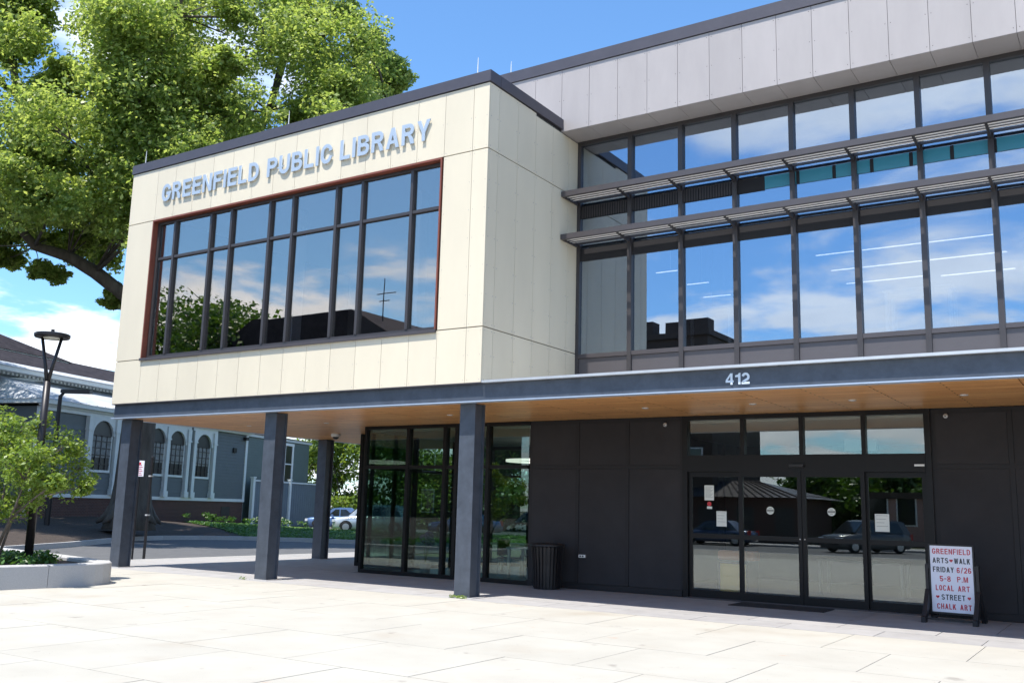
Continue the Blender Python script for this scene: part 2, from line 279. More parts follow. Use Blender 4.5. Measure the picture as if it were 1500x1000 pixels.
def _off(pts, t):
    n = len(pts); L_, R_ = [], []
    for i in range(n):
        p = Vector(pts[i]); a = (p - Vector(pts[i - 1])).normalized() if i else None; b = (Vector(pts[i + 1]) - p).normalized() if i < n - 1 else None
        a = a or b; b = b or a; n1 = Vector((-a.y, a.x)); n2 = Vector((-b.y, b.x)); m = (n1 + n2); m = m / max(.35, m.dot(n1))
        L_.append(tuple(p + m * t / 2)); R_.append(tuple(p - m * t / 2))
    return L_ + R_[::-1]
def _arc(cx, cy, rx, ry, a0, a1, n=8): return [(cx + rx * math.cos(R(a0 + (a1 - a0) * k / n)), cy + ry * math.sin(R(a0 + (a1 - a0) * k / n))) for k in range(n + 1)]
def letter_shape(ch, w, t):
    """list of pieces; each piece = list of closed outlines (first outer, rest holes); height 1"""
    h = t / 2; m = .5
    def bowl(x0, x1, y0, y1):
        ro = min((y1 - y0) / 2, x1 - x0); ri = max(.02, ro - t)
        o = [(x0, y0)] + [(x1 - ro, y0)] + _arc(x1 - ro, y0 + ro, ro, ro, -90, 0, 6)[1:] + _arc(x1 - ro, y1 - ro, ro, ro, 0, 90, 6) + [(x0, y1)]
        i = [(x0 + t, y0 + t)] + [(x1 - ro, y0 + t)] + _arc(x1 - t - ri, y0 + t + ri, ri, ri, -90, 0, 6)[1:] + _arc(x1 - t - ri, y1 - t - ri, ri, ri, 0, 90, 6) + [(x0 + t, y1 - t)]
        return [o, i]
    c = w / 2; rx = w / 2 - h; ry = min(.5 - h, rx * 1.15)
    if ch == 'I' : return [[[(0, 0), (t, 0), (t, 1), (0, 1)]]], t
    if ch == '1': return [[[(w * .45, 0), (w * .45 + t, 0), (w * .45 + t, 1), (w * .45 + t * .35, 1), (w * .42, .86), (w * .08, .80), (w * .08, .80 - t * .75), (w * .45, .80 - t * .75)]]], w * .45 + t
    if ch == '.': return [[[(0, 0), (t, 0), (t, t), (0, t)]]], t
    if ch == '-': return [[[(0, .42), (w * .6, .42), (w * .6, .42 + t), (0, .42 + t)]]], w * .6
    if ch == '/': return [[[(0, -.02), (t * .85, -.02), (w * .75, 1.02), (w * .75 - t * .85, 1.02)]]], w * .75
    if ch == 'L': return [[[(0, 0), (w * .86, 0), (w * .86, t), (t, t), (t, 1), (0, 1)]]], w * .86
    if ch == 'T': return [[[(c - h, 0), (c + h, 0), (c + h, 1 - t), (w, 1 - t), (w, 1), (0, 1), (0, 1 - t), (c - h, 1 - t)]]], w
    if ch == 'H': return [[[(0, 0), (t, 0), (t, m - h), (w - t, m - h), (w - t, 0), (w, 0), (w, 1), (w - t, 1), (w - t, m + h), (t, m + h), (t, 1), (0, 1)]]], w
    if ch == 'E': e = w * .92; return [[[(0, 0), (e, 0), (e, t), (t, t), (t, m - h + .02), (e * .93, m - h + .02), (e * .93, m + h + .02), (t, m + h + .02), (t, 1 - t), (e, 1 - t), (e, 1), (0, 1)]]], e
    if ch == 'F': e = w * .88; return [[[(0, 0), (t, 0), (t, m - h), (e * .9, m - h), (e * .9, m + h), (t, m + h), (t, 1 - t), (e, 1 - t), (e, 1), (0, 1)]]], e
    if ch == 'N': return [[[(0, 0), (t, 0), (t, .70), (w - t, 0), (w, 0), (w, 1), (w - t, 1), (w - t, .30), (t, 1), (0, 1)]]], w
    if ch == 'M': W_ = w * 1.2; q = W_ / 2; return [[[(0, 0), (t, 0), (t, .72), (q - h * .8, 0), (q + h * .8, 0), (W_ - t, .72), (W_ - t, 0), (W_, 0), (W_, 1), (W_ - t * 1.3, 1), (q, .28), (t * 1.3, 1), (0, 1)]]], W_
    if ch == 'W': W_ = w * 1.45; q = W_ / 2; k = t * .95; return [[[(W_ * .20, 0), (W_ * .20 + k * 1.05, 0), (q, .66), (W_ * .80 - k * 1.05, 0), (W_ * .80, 0), (W_, 1), (W_ - k, 1), (W_ * .76, .30), (q + k * .5, 1), (q - k * .5, 1), (W_ * .24, .30), (k, 1), (0, 1)]]], W_
    if ch == 'Y': W_ = w * 1.02; c = W_ / 2; return [[[(c - h, 0), (c + h, 0), (c + h, .40), (W_, 1), (W_ - t * 1.15, 1), (c, .58), (t * 1.15, 1), (0, 1), (c - h, .40)]]], W_
    if ch == 'A': W_ = w * 1.06; c = W_ / 2; s = (c - h * 1.0) ; x = lambda y: s * y; k = t * 1.06; yb, yt = .22, .22 + t * .85; return [[[(0, 0), (k, 0), (k + x(yb) , yb), (W_ - k - x(yb), yb), (W_ - k, 0), (W_, 0), (c + h, 1), (c - h, 1)], [(k + x(yt), yt), (W_ - k - x(yt), yt), (c, min(.9, (c - k) / s))]]], W_
    if ch == 'K': return [[[(0, 0), (t, 0), (t, .28), (t * 1.55, .40), (w - t * 1.2, 0), (w * 1.03, 0), (t * 1.55 + t * .75, .56), (w, 1), (w - t * 1.25, 1), (t, .50), (t, 1), (0, 1)]]], w * 1.03
    if ch == 'D': return [bowl2(0, w, t)], w
    if ch == 'P': return [bowl(0, w * .95, m - h * .9, 1), [[(0, 0), (t, 0), (t, m - h * .9), (0, m - h * .9)]]], w * .95
    if ch == 'R': yb = m - h * .8; return [bowl(0, w * .95, yb, 1), [[(0, 0), (t, 0), (t, yb), (0, yb)]], [[(w - t * 1.1, 0), (w, 0), (w * .93 - t * .1, yb * .55), (w * .62 + t * .45, yb), (w * .62 - t * .55, yb), (w * .85 - t, yb * .6)]]], w
    if ch == 'B': y = m + .01; b1 = bowl(0, w * .97, 0, y + h); b2 = bowl(0, w * .92, y - h, 1); b2[0] = [(p[0], max(p[1], y + h)) for p in b2[0] if p[1] > y + h - 1e-6] ; b2[0] = [(0, y + h)] + [(w * .80, y + h)] + [p for p in b2[0] if not (p[0] == 0 and p[1] < .9)]; return [b1, b2], w * .97
    if ch == 'U': return [[_off([(h, 1), (h, h + ry)] + _arc(c, h + ry, rx, ry, 180, 360, 12) + [(w - h, 1)], t)]], w
    if ch == 'C': return [[_off(_arc(c, 1 - h - ry, rx, ry, 8, 180, 12) + _arc(c, h + ry, rx, ry, 180, 352, 12), t)]], w
    if ch == 'G': return [[_off(_arc(c, 1 - h - ry, rx, ry, 12, 180, 12) + _arc(c, h + ry, rx, ry, 180, 335, 12) + [(w - h, .44), (c + t * .1, .44)], t)]], w
    if ch == 'O': return [[_ell(c, .5, w / 2, .5, ry + h), _ell(c, .5, w / 2 - t, .5 - t, ry - h)]], w
    if ch in 'S': r2 = (1 - t) / 4; rr = min(rx, r2 * 1.25); return [[_off(_arc(c, 1 - h - r2, rx, r2, 15, 180, 9) + _arc(c, 1 - h - r2, rx, r2, 180, 262, 4)[1:] + _arc(c, h + r2, rx, r2, 82, 0, 4) + _arc(c, h + r2, rx, r2, 0, -165, 9)[1:], t)]], w
    if ch == '2': r2 = .28; return [[_off(_arc(c, 1 - h - r2, rx, r2, 165, -35, 10) + [(h * 1.1, t * 1.0), (h * 1.1, h), (w, h)][0:1] , t)], [[(0, 0), (w, 0), (w, t), (0, t)]]], w
    if ch == '5': return [[_off([(w - h * .4, 1 - h), (h * 1.25, 1 - h), (h * 1.1, .53)] + _arc(c, .31 + h * .1, rx, .31 - h * .9, 140, -160, 12), t)]], w
    if ch == '6': return [[_ell(c, .30, w / 2, .30, .30), _ell(c, .30, w / 2 - t, .30 - t, .30 - t)], [_off([(h, .42)] + [(h, .62)] + _arc(c, 1 - h - .3, rx, .30, 170, 20, 8), t * .98)]], w
    if ch == '8': return [[_ell(c, .27, w / 2, .27, .27), _ell(c, .27, w / 2 - t, .27 - t, .2)], [[(p[0], max(p[1], .54)) for p in _ell(c, .75, w / 2 * .92, .25, .25)], _ell(c, .76, w / 2 * .92 - t, .25 - t, .2)]], w
    if ch == '4': return [[[(w * .60, 0), (w * .60 + t, 0), (w * .60 + t, .20), (w, .20), (w, .20 + t * .9), (w * .60 + t, .20 + t * .9), (w * .60 + t, 1), (w * .60, 1), (0, .20 + t), (0, .20), (w * .60, .20)], [(t * .9, .20 + t * .9), (w * .60, .20 + t * .9), (w * .60, .78)]]], w
    raise KeyError(ch)
def _ell(cx, cy, rx, ry, rc, n=24): return [(cx + rx * math.copysign(abs(math.cos(a)) ** .85, math.cos(a)), cy + ry * math.copysign(abs(math.sin(a)) ** .85, math.sin(a))) for a in [2 * math.pi * k / n for k in range(n)]]
def bowl2(x0, x1, t):
    ro = min(.5, (x1 - x0) * .62); ri = ro - t
    o = [(x0, 0), (x1 - ro, 0)] + _arc(x1 - ro, ro, ro, ro, -90, 0, 8)[1:] + _arc(x1 - ro, 1 - ro, ro, ro, 0, 90, 8) + [(x0, 1)]
    i = [(x0 + t, t), (x1 - ro, t)] + _arc(x1 - ro, ro, ri, ro - t, -90, 0, 8)[1:] + _arc(x1 - ro, 1 - ro, ri, ro - t, 0, 90, 8) + [(x0 + t, 1 - t)]
    return [o, i]
def letter_mesh(ch, w, t, k, depth):
    pieces, adv = letter_shape(ch, w, t); bmm = bmesh.new()
    for outl in pieces:
        cu = bpy.data.curves.new('g', 'CURVE'); cu.dimensions = '2D'; cu.fill_mode = 'BOTH'; cu.extrude = depth / k
        for o in outl:
            sp_ = cu.splines.new('POLY'); sp_.points.add(len(o) - 1); sp_.use_cyclic_u = True
            for q, (x, y) in zip(sp_.points, o): q.co = (x, y, 0, 1)
        ob = bpy.data.objects.new('g', cu); me = bpy.data.meshes.new_from_object(ob); bmm.from_mesh(me); bpy.data.objects.remove(ob); bpy.data.curves.remove(cu); bpy.data.meshes.remove(me)
    for v in bmm.verts: v.co = v.co * k
    me = bpy.data.meshes.new('letter'); bmm.to_mesh(me); bmm.free(); return me, adv * k
# ================================================================== GROUND
g = struct(boxes('ground', [(-700, 700, -700, 700, -.6, -.15)], MT['earth']))
struct(boxes('access_road', [(-62, -13.2, -22, 75, -.15, -.12)], MT['asphalt']))
struct(boxes('street', [(-120, 90, -34, -22, -.15, -.12)], MT['asphalt']))
struct(boxes('far_sidewalk', [(-120, 90, -37.5, -34, -.15, -.02)], MT['slabgrey']))
plaza = struct(boxes('plaza', [(-13.2, 60, -21.6, 12, -.15, -.012)], MT['grout']))
def slab_row(y0, y1, x0, x1, w, off, m, nm='paving_slab'):
    x = off
    while x > x0: x -= w
    n = 0
    while x < x1 - .05:
        a, b = max(x, x0), min(x + w, x1)
        if b - a > .15:
            mm = m(x, (y0 + y1) / 2) if callable(m) else m
            o = cbox(nm, a + .005, b - .005, y0 + .005, y1 - .005, -.010, 0, mm, plaza); o.location.z += random.uniform(-.0012, .0012)
            n += 1
        x += w
    return n
ns = 0
for k in range(9):
    y1 = -.02 - 1.75 * k; rowm = (lambda x, y: MT['slabpale'] if (-2.9 < y < -2 and False) else MT['slab'])
    ns += slab_row(y1 - 1.75, y1, -13.0, 15.0, 1.72, 6.72 + (0.86 if k % 2 else 0), rowm)
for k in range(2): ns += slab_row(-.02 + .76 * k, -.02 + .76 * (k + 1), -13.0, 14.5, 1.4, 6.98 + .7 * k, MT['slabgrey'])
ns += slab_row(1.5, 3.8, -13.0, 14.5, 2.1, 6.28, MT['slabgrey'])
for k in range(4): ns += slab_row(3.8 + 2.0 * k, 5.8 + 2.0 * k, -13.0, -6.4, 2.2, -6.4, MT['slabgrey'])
struct(boxes('curb', [(-13.38, -13.2, -21.6, 12, -.15, .002)], MT['granitel'], bev=.015))
struct(boxes('street_curb', [(-13.2, 60, -21.8, -21.6, -.15, .002)], MT['granitel'], bev=.015))
# island with mulch and lawn
CP = [(-16, -14), (-18.3, -4), (-20.3, 2.6), (-22.4, 6.2), (-24.7, 9.3), (-26.4, 11.8), (-27.0, 13.8), (-26.6, 15.6), (-25.4, 17.2), (-22.8, 18.7), (-19.9, 19.4), (-15, 21.0), (-9, 24)]
Qx, Qy = -12.0, 11.0
rows = [0, .6, 2, 4, 6.5, 10, 15, 22, 32, 46]
rng = random.Random(5)
def island(name, i0, i1, m, smax):
    def f(bm):
        grid = []
        for i in range(i0, i1):
            a = Vector(CP[i]); d = (a - Vector((Qx, Qy))).normalized(); hf = 1 if i < 7 else max(.10, 1 - (i - 6) * .24); col = []
            for s in rows:
                if s > smax: break
                z = (.04 + .82 * hf * min(1, (s / 8) ** .8)) + (rng.uniform(-.05, .05) if s > .6 else 0)
                p = a + d * s; col.append(bm.verts.new((p.x, p.y, z)))
            grid.append(col)
        for c0, c1 in zip(grid, grid[1:]):
            for k in range(len(c0) - 1): bm.faces.new((c0[k], c0[k + 1], c1[k + 1], c1[k]))
    return struct(mk(name, f, m, smooth=True))
island('mulch_bed', 0, 9, MT['mulch'], 46); island('lawn', 8, 13, MT['grassg'], 15)
def kerbf(bm):
    for (x0, y0), (x1, y1) in zip(CP, CP[1:]):
        d = Vector((x1 - x0, y1 - y0)).normalized(); nrm = Vector((-d.y, d.x))
        if (Vector((x0, y0)) - Vector((Qx, Qy))).dot(nrm) < 0: nrm = -nrm
        a, b = Vector((x0, y0)) - nrm * .14, Vector((x1, y1)) - nrm * .14
        prism(bm, [(a.x, a.y), (b.x, b.y), (b.x + nrm.x * .16, b.y + nrm.y * .16), (a.x + nrm.x * .16, a.y + nrm.y * .16)], -.15, .07, 'z')
struct(mk('island_curb', kerbf, MT['granitel']))
struct(boxes('parking_lot', [(-62, 5, 24.5, 90, -.14, .02)], MT['asphalt']))

# ================================================================== LIBRARY
lib = thing('library_building', 'two storey library with cream panelled upper box, taupe fascia and long glass curtain wall', 'building')
W, ZB, ZT, D1, D2 = 11.36, 4.0, 10.30, 2.88, 3.64
# --- cream upper box
box = boxes('upper_box', [(-W + .03, -10.38, .03, .5, ZB + .02, 10.05), (-1.12, -.03, .03, .5, ZB + .02, 10.05), (-10.38, -1.12, .03, .5, 8.69, 10.05), (-10.38, -1.12, .03, .5, ZB + .02, 5.05),
                          (-.5, -.03, .5, 12, ZB + .02, 10.05), (-W + .03, -W + .5, .5, 12, ZB + .02, 10.05), (-W + .5, -.5, 11.5, 12, ZB + .02, 10.05)], MT['joint'], lib)
bxj = [-W] + [-10.312 + .7095 * k for k in range(15)] + [0.0]
zj = [(ZB, 5.075), (5.087, 8.665), (8.677, 10.05)]
fast = []
def panel(x0, x1, z0, z1, y, m, parent, face='y', sgn=-1):
    g_ = .004
    if face == 'y': cbox('cladding_panel', x0 + g_, x1 - g_, y, y + .03, z0 + g_, z1 - g_, m, parent)
    else: cbox('cladding_panel', y - .03, y, x0 + g_, x1 - g_, z0 + g_, z1 - g_, m, parent)
for x0, x1 in zip(bxj, bxj[1:]):
    for zi, (z0, z1) in enumerate(zj):
        if zi == 1 and x0 > -10.4 and x1 < -1.0: continue
        a, b = x0, x1
        if zi == 1 and b > -1.2 and a < -1.1: a = -1.12
        panel(a, b, z0, z1, 0, MT['beige'], box)
        for xx in (a + .05, b - .05):
            n = max(2, round((z1 - z0) / .6))
            for k in range(n + 1): fast.append((xx, 0, z0 + .06 + (z1 - z0 - .12) * k / n, 0))
panel(-10.345, -10.31, zj[1][0], zj[1][1], 0, MT['beige'], box)
syj = [0.03, .36, 1.07, 1.78, 2.49, 3.2, 3.64]
for y0, y1 in zip(syj, syj[1:]):
    for zi, (z0, z1) in enumerate(zj):
        zz1 = min(z1, 9.99 if y1 > D1 - .4 else z1)
        panel(y0, y1, z0, zz1, 0, MT['beige'], box, 'x')
        for yy in (y0 + .05, y1 - .05):
            n = max(2, round((z1 - z0) / .6))
            for k in range(n + 1): fast.append((0, yy, z0 + .06 + (z1 - z0 - .12) * k / n, 1))
for y0 in [0.03 + .7 * k for k in range(17)]:
    for z0, z1 in zj: panel(y0, y0 + .7, z0, z1, -W + .03, MT['beige'], box, 'x')
def rivets(name, L, m, parent):
    def f(bm):
        for x, y, z, s in L:
            if s == 0: bx(bm, x - .006, x + .006, y - .003, y + .001, z - .006, z + .006)
            else: bx(bm, x - .001, x + .004, y - .008, y + .008, z - .008, z + .008)
    return stuff(mk(name, f, m, parent))
rivets('fastener', fast, MT['lav'], box)
boxes('parapet_cap', [(-W - .03, .03, -.03, .35, 10.065, ZT), (-.32, .035, .35, 3.6, 10.065, ZT), (-W - .03, -W + .32, .35, 12, 10.065, ZT)], MT['cap'], lib)
boxes('box_roof', [(-W + .3, -.3, .3, 12, 9.85, 10.0)], MT['roofing'], lib)
# --- picture window
OX0, OX1, OZ0, OZ1 = -10.345, -1.12, 5.09, 8.665
pw = boxes('picture_window', [(OX0 + .04, OX1 - .04, .12, .24, OZ0 + .02, OZ0 + .10), (OX0 + .04, OX1 - .04, .12, .24, OZ1 - .10, OZ1 - .04), (OX0 + .04, OX0 + .12, .12, .24, OZ0 + .1, OZ1 - .1), (OX1 - .1, OX1 - .04, .12, .24, OZ0 + .1, OZ1 - .1)], MT['frame'], lib)
boxes('window_reveal', [(OX0, OX0 + .035, -.02, .4, OZ0, OZ1), (OX0 + .035, OX1 - .035, -.02, .4, OZ1 - .035, OZ1), (OX1 - .035, OX1, -.02, .4, OZ0, OZ1)], MT['redtrim'], pw)
boxes('sill', [(OX0 - .01, OX1 + .01, -.05, .4, OZ0 - .05, OZ0 + .015)], MT['rail'], pw)
pmx = [-9.61, -8.25, -7.52, -6.2, -5.45, -4.11, -3.35, -1.98]
for x in pmx: cbox('mullion', x - .035, x + .035, .10, .25, OZ0 + .1, OZ1 - .1, MT['frame'], pw)
ex = [OX0 + .12] + pmx + [OX1 - .1]
for a, b in zip(ex, ex[1:]):
    a += .035; b -= .035
    cbox('transom', a, b, .115, .24, 7.63, 7.695, MT['frame'], pw)
    cbox('pane', a - .01, b + .01, .17, .182, OZ0 + .09, 7.64, G_PW, pw); cbox('pane', a - .01, b + .01, .17, .182, 7.685, OZ1 - .09, G_PW, pw)
boxes('box_interior', [(-W + .5, -.5, .55, 11.5, 4.5, 4.62), (-W + .5, -.5, 8.0, 8.2, 4.62, 9.5)], MT['infloor'], lib)
boxes('box_ceiling', [(-W + .5, -.5, .5, 11.5, 9.0, 9.1)], MT['ceil'], lib)
boxes('box_back_wall', [(-W + .5, -.5, 7.9, 7.99, 4.62, 9.0)], MT['ceil'], lib)
boxes('interior_column', [(-7.3, -7.0, 1.8, 2.1, 4.62, 9.0), (-3.7, -3.4, 2.2, 2.5, 4.62, 9.0)], MT['white'], lib)
# --- taupe fascia of the set-back block
XR = 17.0
fz0, fz1 = 10.02, 11.50
fas = boxes('fascia_wall', [(-3.0, XR, D1 + .03, D1 + .5, fz0 + .02, fz1)], MT['joint'], lib)
x = .678 - .702 * 5; fl = []
while x < XR - .3:
    panel(x, x + .702, fz0, fz1, D1, MT['lav'], fas)
    cbox('soffit_panel', x + .004, x + .698, D1 + .004, D2 - .02, fz0 - .002, fz0 + .02, MT['lav'], fas)
    for xx in (x + .05, x + .652):
        for k in range(3): fl.append((xx, D1, fz0 + .1 + (fz1 - fz0 - .2) * k / 2, 0))
    x += .702
rivets('fastener', fl, MT['joint'], fas)
boxes('roof_edge_cap', [(-3.05, XR, D1 - .03, D1 + .5, fz1 + .008, 11.77), (-3.05, -2.7, D1 + .5, 16, fz1 + .008, 11.77)], MT['cap'], lib)
boxes('block_shell', [(-3.0, XR, 15.6, 16, 0, fz1), (-3.0, -2.7, 12.05, 15.6, 0, fz1), (-3.0, -2.7, D1 + .5, 12.05, 10.32, fz1), (XR - .3, XR, D2 + .3, 15.6, 0, fz1)], MT['inwall'], lib)
boxes('block_roof', [(-2.7, XR - .3, D1 + .5, 15.6, 11.0, 11.2)], MT['roofing'], lib)
# --- curtain wall
cw = boxes('curtain_wall', [(.005, XR, D2 - .03, D2 + .15, 9.93, 10.015), (.005, .085, D2 - .03, D2 + .15, 4.0, 9.93), (.085, XR, D2 - .03, D2 + .15, 4.0, 4.06)], MT['frame'], lib)
mxs = [1.331 + 1.198 * k for k in range(13)]
for x in mxs: cbox('mullion', x - .05, x + .05, D2 - .05, D2 + .17, 4.06, 9.93, MT['frame'], cw)
ex = [.085 - .05] + mxs + [XR + .05]
for a, b in zip(ex, ex[1:]):
    a += .05; b -= .05
    cbox('transom', a, b, D2 - .035, D2 + .14, 4.97, 5.06, MT['rail'], cw); cbox('reflection_band', a, b, D2 + .01, D2 + .12, 7.19, 7.47, MT['darkrail'], cw)  # opaque dark band added in place of the lower louver's reflection in the glass
    for z0, z1 in ((5.06, 7.19), (7.47, 9.93)): cbox('pane', a - .004, b + .004, D2 + .035, D2 + .05, z0 - .003, z1 + .003, G_CW, cw)
    cbox('spandrel_panel', a, b, D2 + .0, D2 + .1, 4.065, 4.965, MT['spandrel'], cw)
x = .09  # fluted and teal band added in place of the reflection under the upper louver
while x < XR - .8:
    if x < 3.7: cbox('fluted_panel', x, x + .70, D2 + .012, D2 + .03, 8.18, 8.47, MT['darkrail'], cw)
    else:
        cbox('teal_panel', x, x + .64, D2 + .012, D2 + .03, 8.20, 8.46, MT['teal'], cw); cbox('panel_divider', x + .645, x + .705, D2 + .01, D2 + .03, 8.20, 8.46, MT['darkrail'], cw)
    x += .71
stuff(boxes('reflection_flute', [(.12 + .06 * k, .15 + .06 * k, D2 + .002, D2 + .011, 8.19, 8.46) for k in range(60)], MT['frame'], cw))
for o_ in list(cw.children) + list(pw.children):
    if o_.name.startswith('pane') and not o_.name.startswith('panel'): o_.rotation_euler = (random.uniform(-.0012, .0012), 0, random.uniform(-.0018, .0018))
boxes('upper_floor', [(-2.7, XR - .3, D2 + .2, 15.6, 4.6, 4.75)], MT['infloor'], lib)
boxes('upper_back_wall', [(-2.7, XR - .3, 12.4, 12.6, 4.75, 9.9)], MT['inwall'], lib)
boxes('upper_ceiling', [(.1, XR - .3, D2 + .2, 12.4, 9.95, 10.05)], MT['ceild'], lib)
# louvers
def louver(zt, nb):
    lv = boxes('sun_louver', [(.02, XR, D1 - .02, D1 + .06, zt - .12, zt)], MT['rail'], lib)
    cbox('end_plate', .015, .05, D1 + .06, D2 - .05, zt - .12, zt - .02, MT['frame'], lv)
    for x in mxs:
        def br(bm, x=x): prism(bm, [(D1 + .06, zt - .10), (D1 + .06, zt - .03), (D2 - .05, zt - .01), (D2 - .05, zt - .17)], -.022, .022, 'x')
        k = ('bracket', zt)
        if k not in CACHE:
            bm = bmesh.new(); prism(bm, [(D1 + .06, -.10), (D1 + .06, -.03), (D2 - .05, -.01), (D2 - .05, -.17)], -.022, .022, 'x'); CACHE[k] = fin(bm, 'bracket')
        link('bracket', CACHE[k], MT['frame'], lv, (x, 0, zt))
        cbox('bolt', x - .02, x + .02, D2 - .07, D2 - .03, zt - .15, zt - .11, MT['blade'], lv)
    xs = [.05] + mxs + [XR]
    for a, b in zip(xs, xs[1:]):
        for k in range(nb):
            y = D1 + .17 + k * .125
            kk = ('louver_blade', round(b - a, 2))
            if kk not in CACHE:
                h = (b - a) / 2 - .025; bm = bmesh.new(); bx(bm, -h, h, -.018, .018, -.010, .0); bx(bm, -h, h, -.008, .008, .0, .075); [setattr(f_, 'material_index', 1) for f_ in bm.faces[6:]]; CACHE[kk] = fin(bm, 'louver_blade')
            o_ = link('louver_blade', CACHE[kk], MT['blade'], lv, ((a + b) / 2, y, zt - .09)); len(o_.data.materials) < 2 and o_.data.materials.append(MT['frame'])  # fins get the dark frame material to paint in the shade between blades
    boxes('back_rail', [(.05, XR, D2 - .12, D2 - .08, zt - .08, zt - .03)], MT['frame'], lv)
louver(8.61, 3); louver(7.63, 3)
# --- canopy beam, flashing and wood soffit
beam = boxes('canopy_beam', [(-W + .02, XR, .09, .22, 3.655, 3.985), (-W + .10, -W + .22, .22, 12, 3.655, 3.985)], MT['steel'], lib)
boxes('beam_flange', [(-W + .02, XR, .0, .20, 3.632, 3.652), (-W + .02, -W + .2, .2, 12, 3.632, 3.652)], MT['steeledge'], beam)
boxes('edge_flashing', [(.02, XR, -.012, .16, 3.99, 4.035)], MT['flash'], lib)
boxes('box_base_trim', [(-W, .0, .0, .2, 3.985, 3.998)], MT['cap'], lib)
boxes('canopy_roof', [(.02, XR, .16, D2 - .06, 3.90, 3.985)], MT['ceild'], lib)
sof = boxes('soffit', [(-W + .23, XR, .24, 12, 3.70, 3.72)], MT['indark'], lib)
xs = [XR, 13.1, 11.05, 9.0, 6.95, 4.9, 2.85, .8, -1.25, -3.3, -5.35, -7.4, -9.45, -W + .2]
for b, a in zip(xs, xs[1:]):
    y1 = 3.84 if a > -6.5 else 11.9
    cbox('soffit_panel', a + .005, b - .005, .205, y1, 3.640, 3.665, MT['wood'], sof)
def dl(bm): lathe(bm, [(.001, -.004), (.045, -.004), (.05, -.012), (.065, -.012), (.07, 0), (.001, .001)], seg=16)
bm = bmesh.new(); dl(bm); DL = fin(bm, 'downlight', True)
for x, y in [(2.42, 2.1), (4.55, 2.1), (8.07, 1.95), (-2.19, 2.0), (-6.52, 2.7), (-9.3, 2.7), (6.3, 2.1), (10.3, 2.0), (-9.0, 7.5)]:
    link('downlight', DL, MT['blade'], sof, (x, y, 3.639))
# columns: steel H sections
def colmesh():
    bm = bmesh.new(); w, d, h = .357, .337, 3.632; f = .035
    bx(bm, 0, w, 0, f, 0, h); bx(bm, 0, w, d - f, d, 0, h); bx(bm, w / 2 - .012, w / 2 + .012, f, d - f, 0, h); bx(bm, w - .075, w - .05, f, d - f, 0, h); bx(bm, .05, .075, f, d - f, 0, h)
    return fin(bm, 'column')
CM = colmesh()
bm = bmesh.new(); bx(bm, -.09, .45, -.07, .41, -.004, .012); CBP = fin(bm, 'base_plate')
for x, y in [(-11.145, .22), (-6.0, .22), (-.616, .22), (10.4, .22), (-11.145, 7.2)]:
    c = link('column', CM, MT['steel'], lib, (x, y, 0))
    p_ = link('base_plate', CBP, MT['granitel'], c, (0, 0, .0))
# --- ground floor front
YG = 3.85
sf = boxes('storefront', [(-6.26, -1.28, YG, YG + .14, .0, .09), (-6.26, -1.28, YG, YG + .14, 3.56, 3.638), (-6.26, -6.19, YG, YG + .14, .09, 3.56)], MT['door'], lib)
smx = [(-4.83, .045), (-3.69, .045), (-3.34, .045), (-2.43, .045)]
for x, w in smx: cbox('mullion', x - w, x + w, YG - .01, YG + .15, .09, 3.56, MT['door'], sf)
ex = [(-6.19, 0)] + smx + [(-1.33, .0)]
for (a, wa), (b, wb) in zip(ex, ex[1:]):
    cbox('transom', a + wa, b - wb, YG + .005, YG + .135, 2.57, 2.65, MT['door'], sf)
    cbox('pane', a + wa - .005, b - wb + .005, YG + .06, YG + .072, .085, 2.575, G_SF, sf); cbox('pane', a + wa - .005, b - wb + .005, YG + .06, YG + .072, 2.645, 3.565, G_SF, sf)
# left and rear glazing of the corner room, set-back wing of glass
ss = boxes('side_storefront', [(-6.26, -6.14, YG + .14, 9.5, 0, .09), (-6.26, -6.14, YG + .14, 9.5, 3.56, 3.638), (-6.26, -6.14, YG + .14, 9.5, 2.57, 2.65)], MT['door'], lib)
for y in (5.9, 7.7, 9.44): cbox('mullion', -6.27, -6.13, y - .04, y + .04, .09, 3.56, MT['door'], ss)
for a, b in ((4.0, 5.86), (5.94, 7.66), (7.74, 9.4)): cbox('pane', -6.206, -6.194, a, b, .09, 3.56, G_SF, ss)
rs = boxes('rear_storefront', [(-6.26, 1, 9.5, 9.62, 0, .09), (-6.26, 1, 9.5, 9.62, 3.4, 3.638), (-6.26, 1, 9.5, 9.62, 2.57, 2.65)], MT['door'], lib)
for k in range(6): cbox('mullion', -6.2 + 1.35 * k, -6.12 + 1.35 * k, 9.49, 9.63, .09, 3.4, MT['door'], rs)
for k in range(5): cbox('pane', -6.12 + 1.35 * k, -6.2 + 1.35 * (k + 1), 9.55, 9.56, .09, 3.4, G_SF, rs)
vw = boxes('vestibule_frame', [(-8.13, -8.03, 5.78, 5.90, 0, 3.638), (-7.72, -7.66, 5.78, 5.9, .08, 3.638), (-8.03, -6.27, 5.78, 5.9, 0, .08), (-6.9, -6.84, 5.78, 5.9, .08, 3.638)], MT['door'], lib)
for a, b in ((-8.03, -7.72), (-7.66, -6.9), (-6.84, -6.27)): cbox('pane', a, b, 5.83, 5.84, .08, 3.638, G_SF, vw)
boxes('ground_floor_slab', [(-6.14, XR - .3, YG + .15, 15.6, -.01, .012)], MT['infloor'], lib)
boxes('ground_floor_ceiling', [(-6.14, 1.0, YG + .15, 9.5, 3.50, 3.56), (1.1, 9.0, YG + .15, 11, 3.50, 3.56)], MT['ceild'], lib)
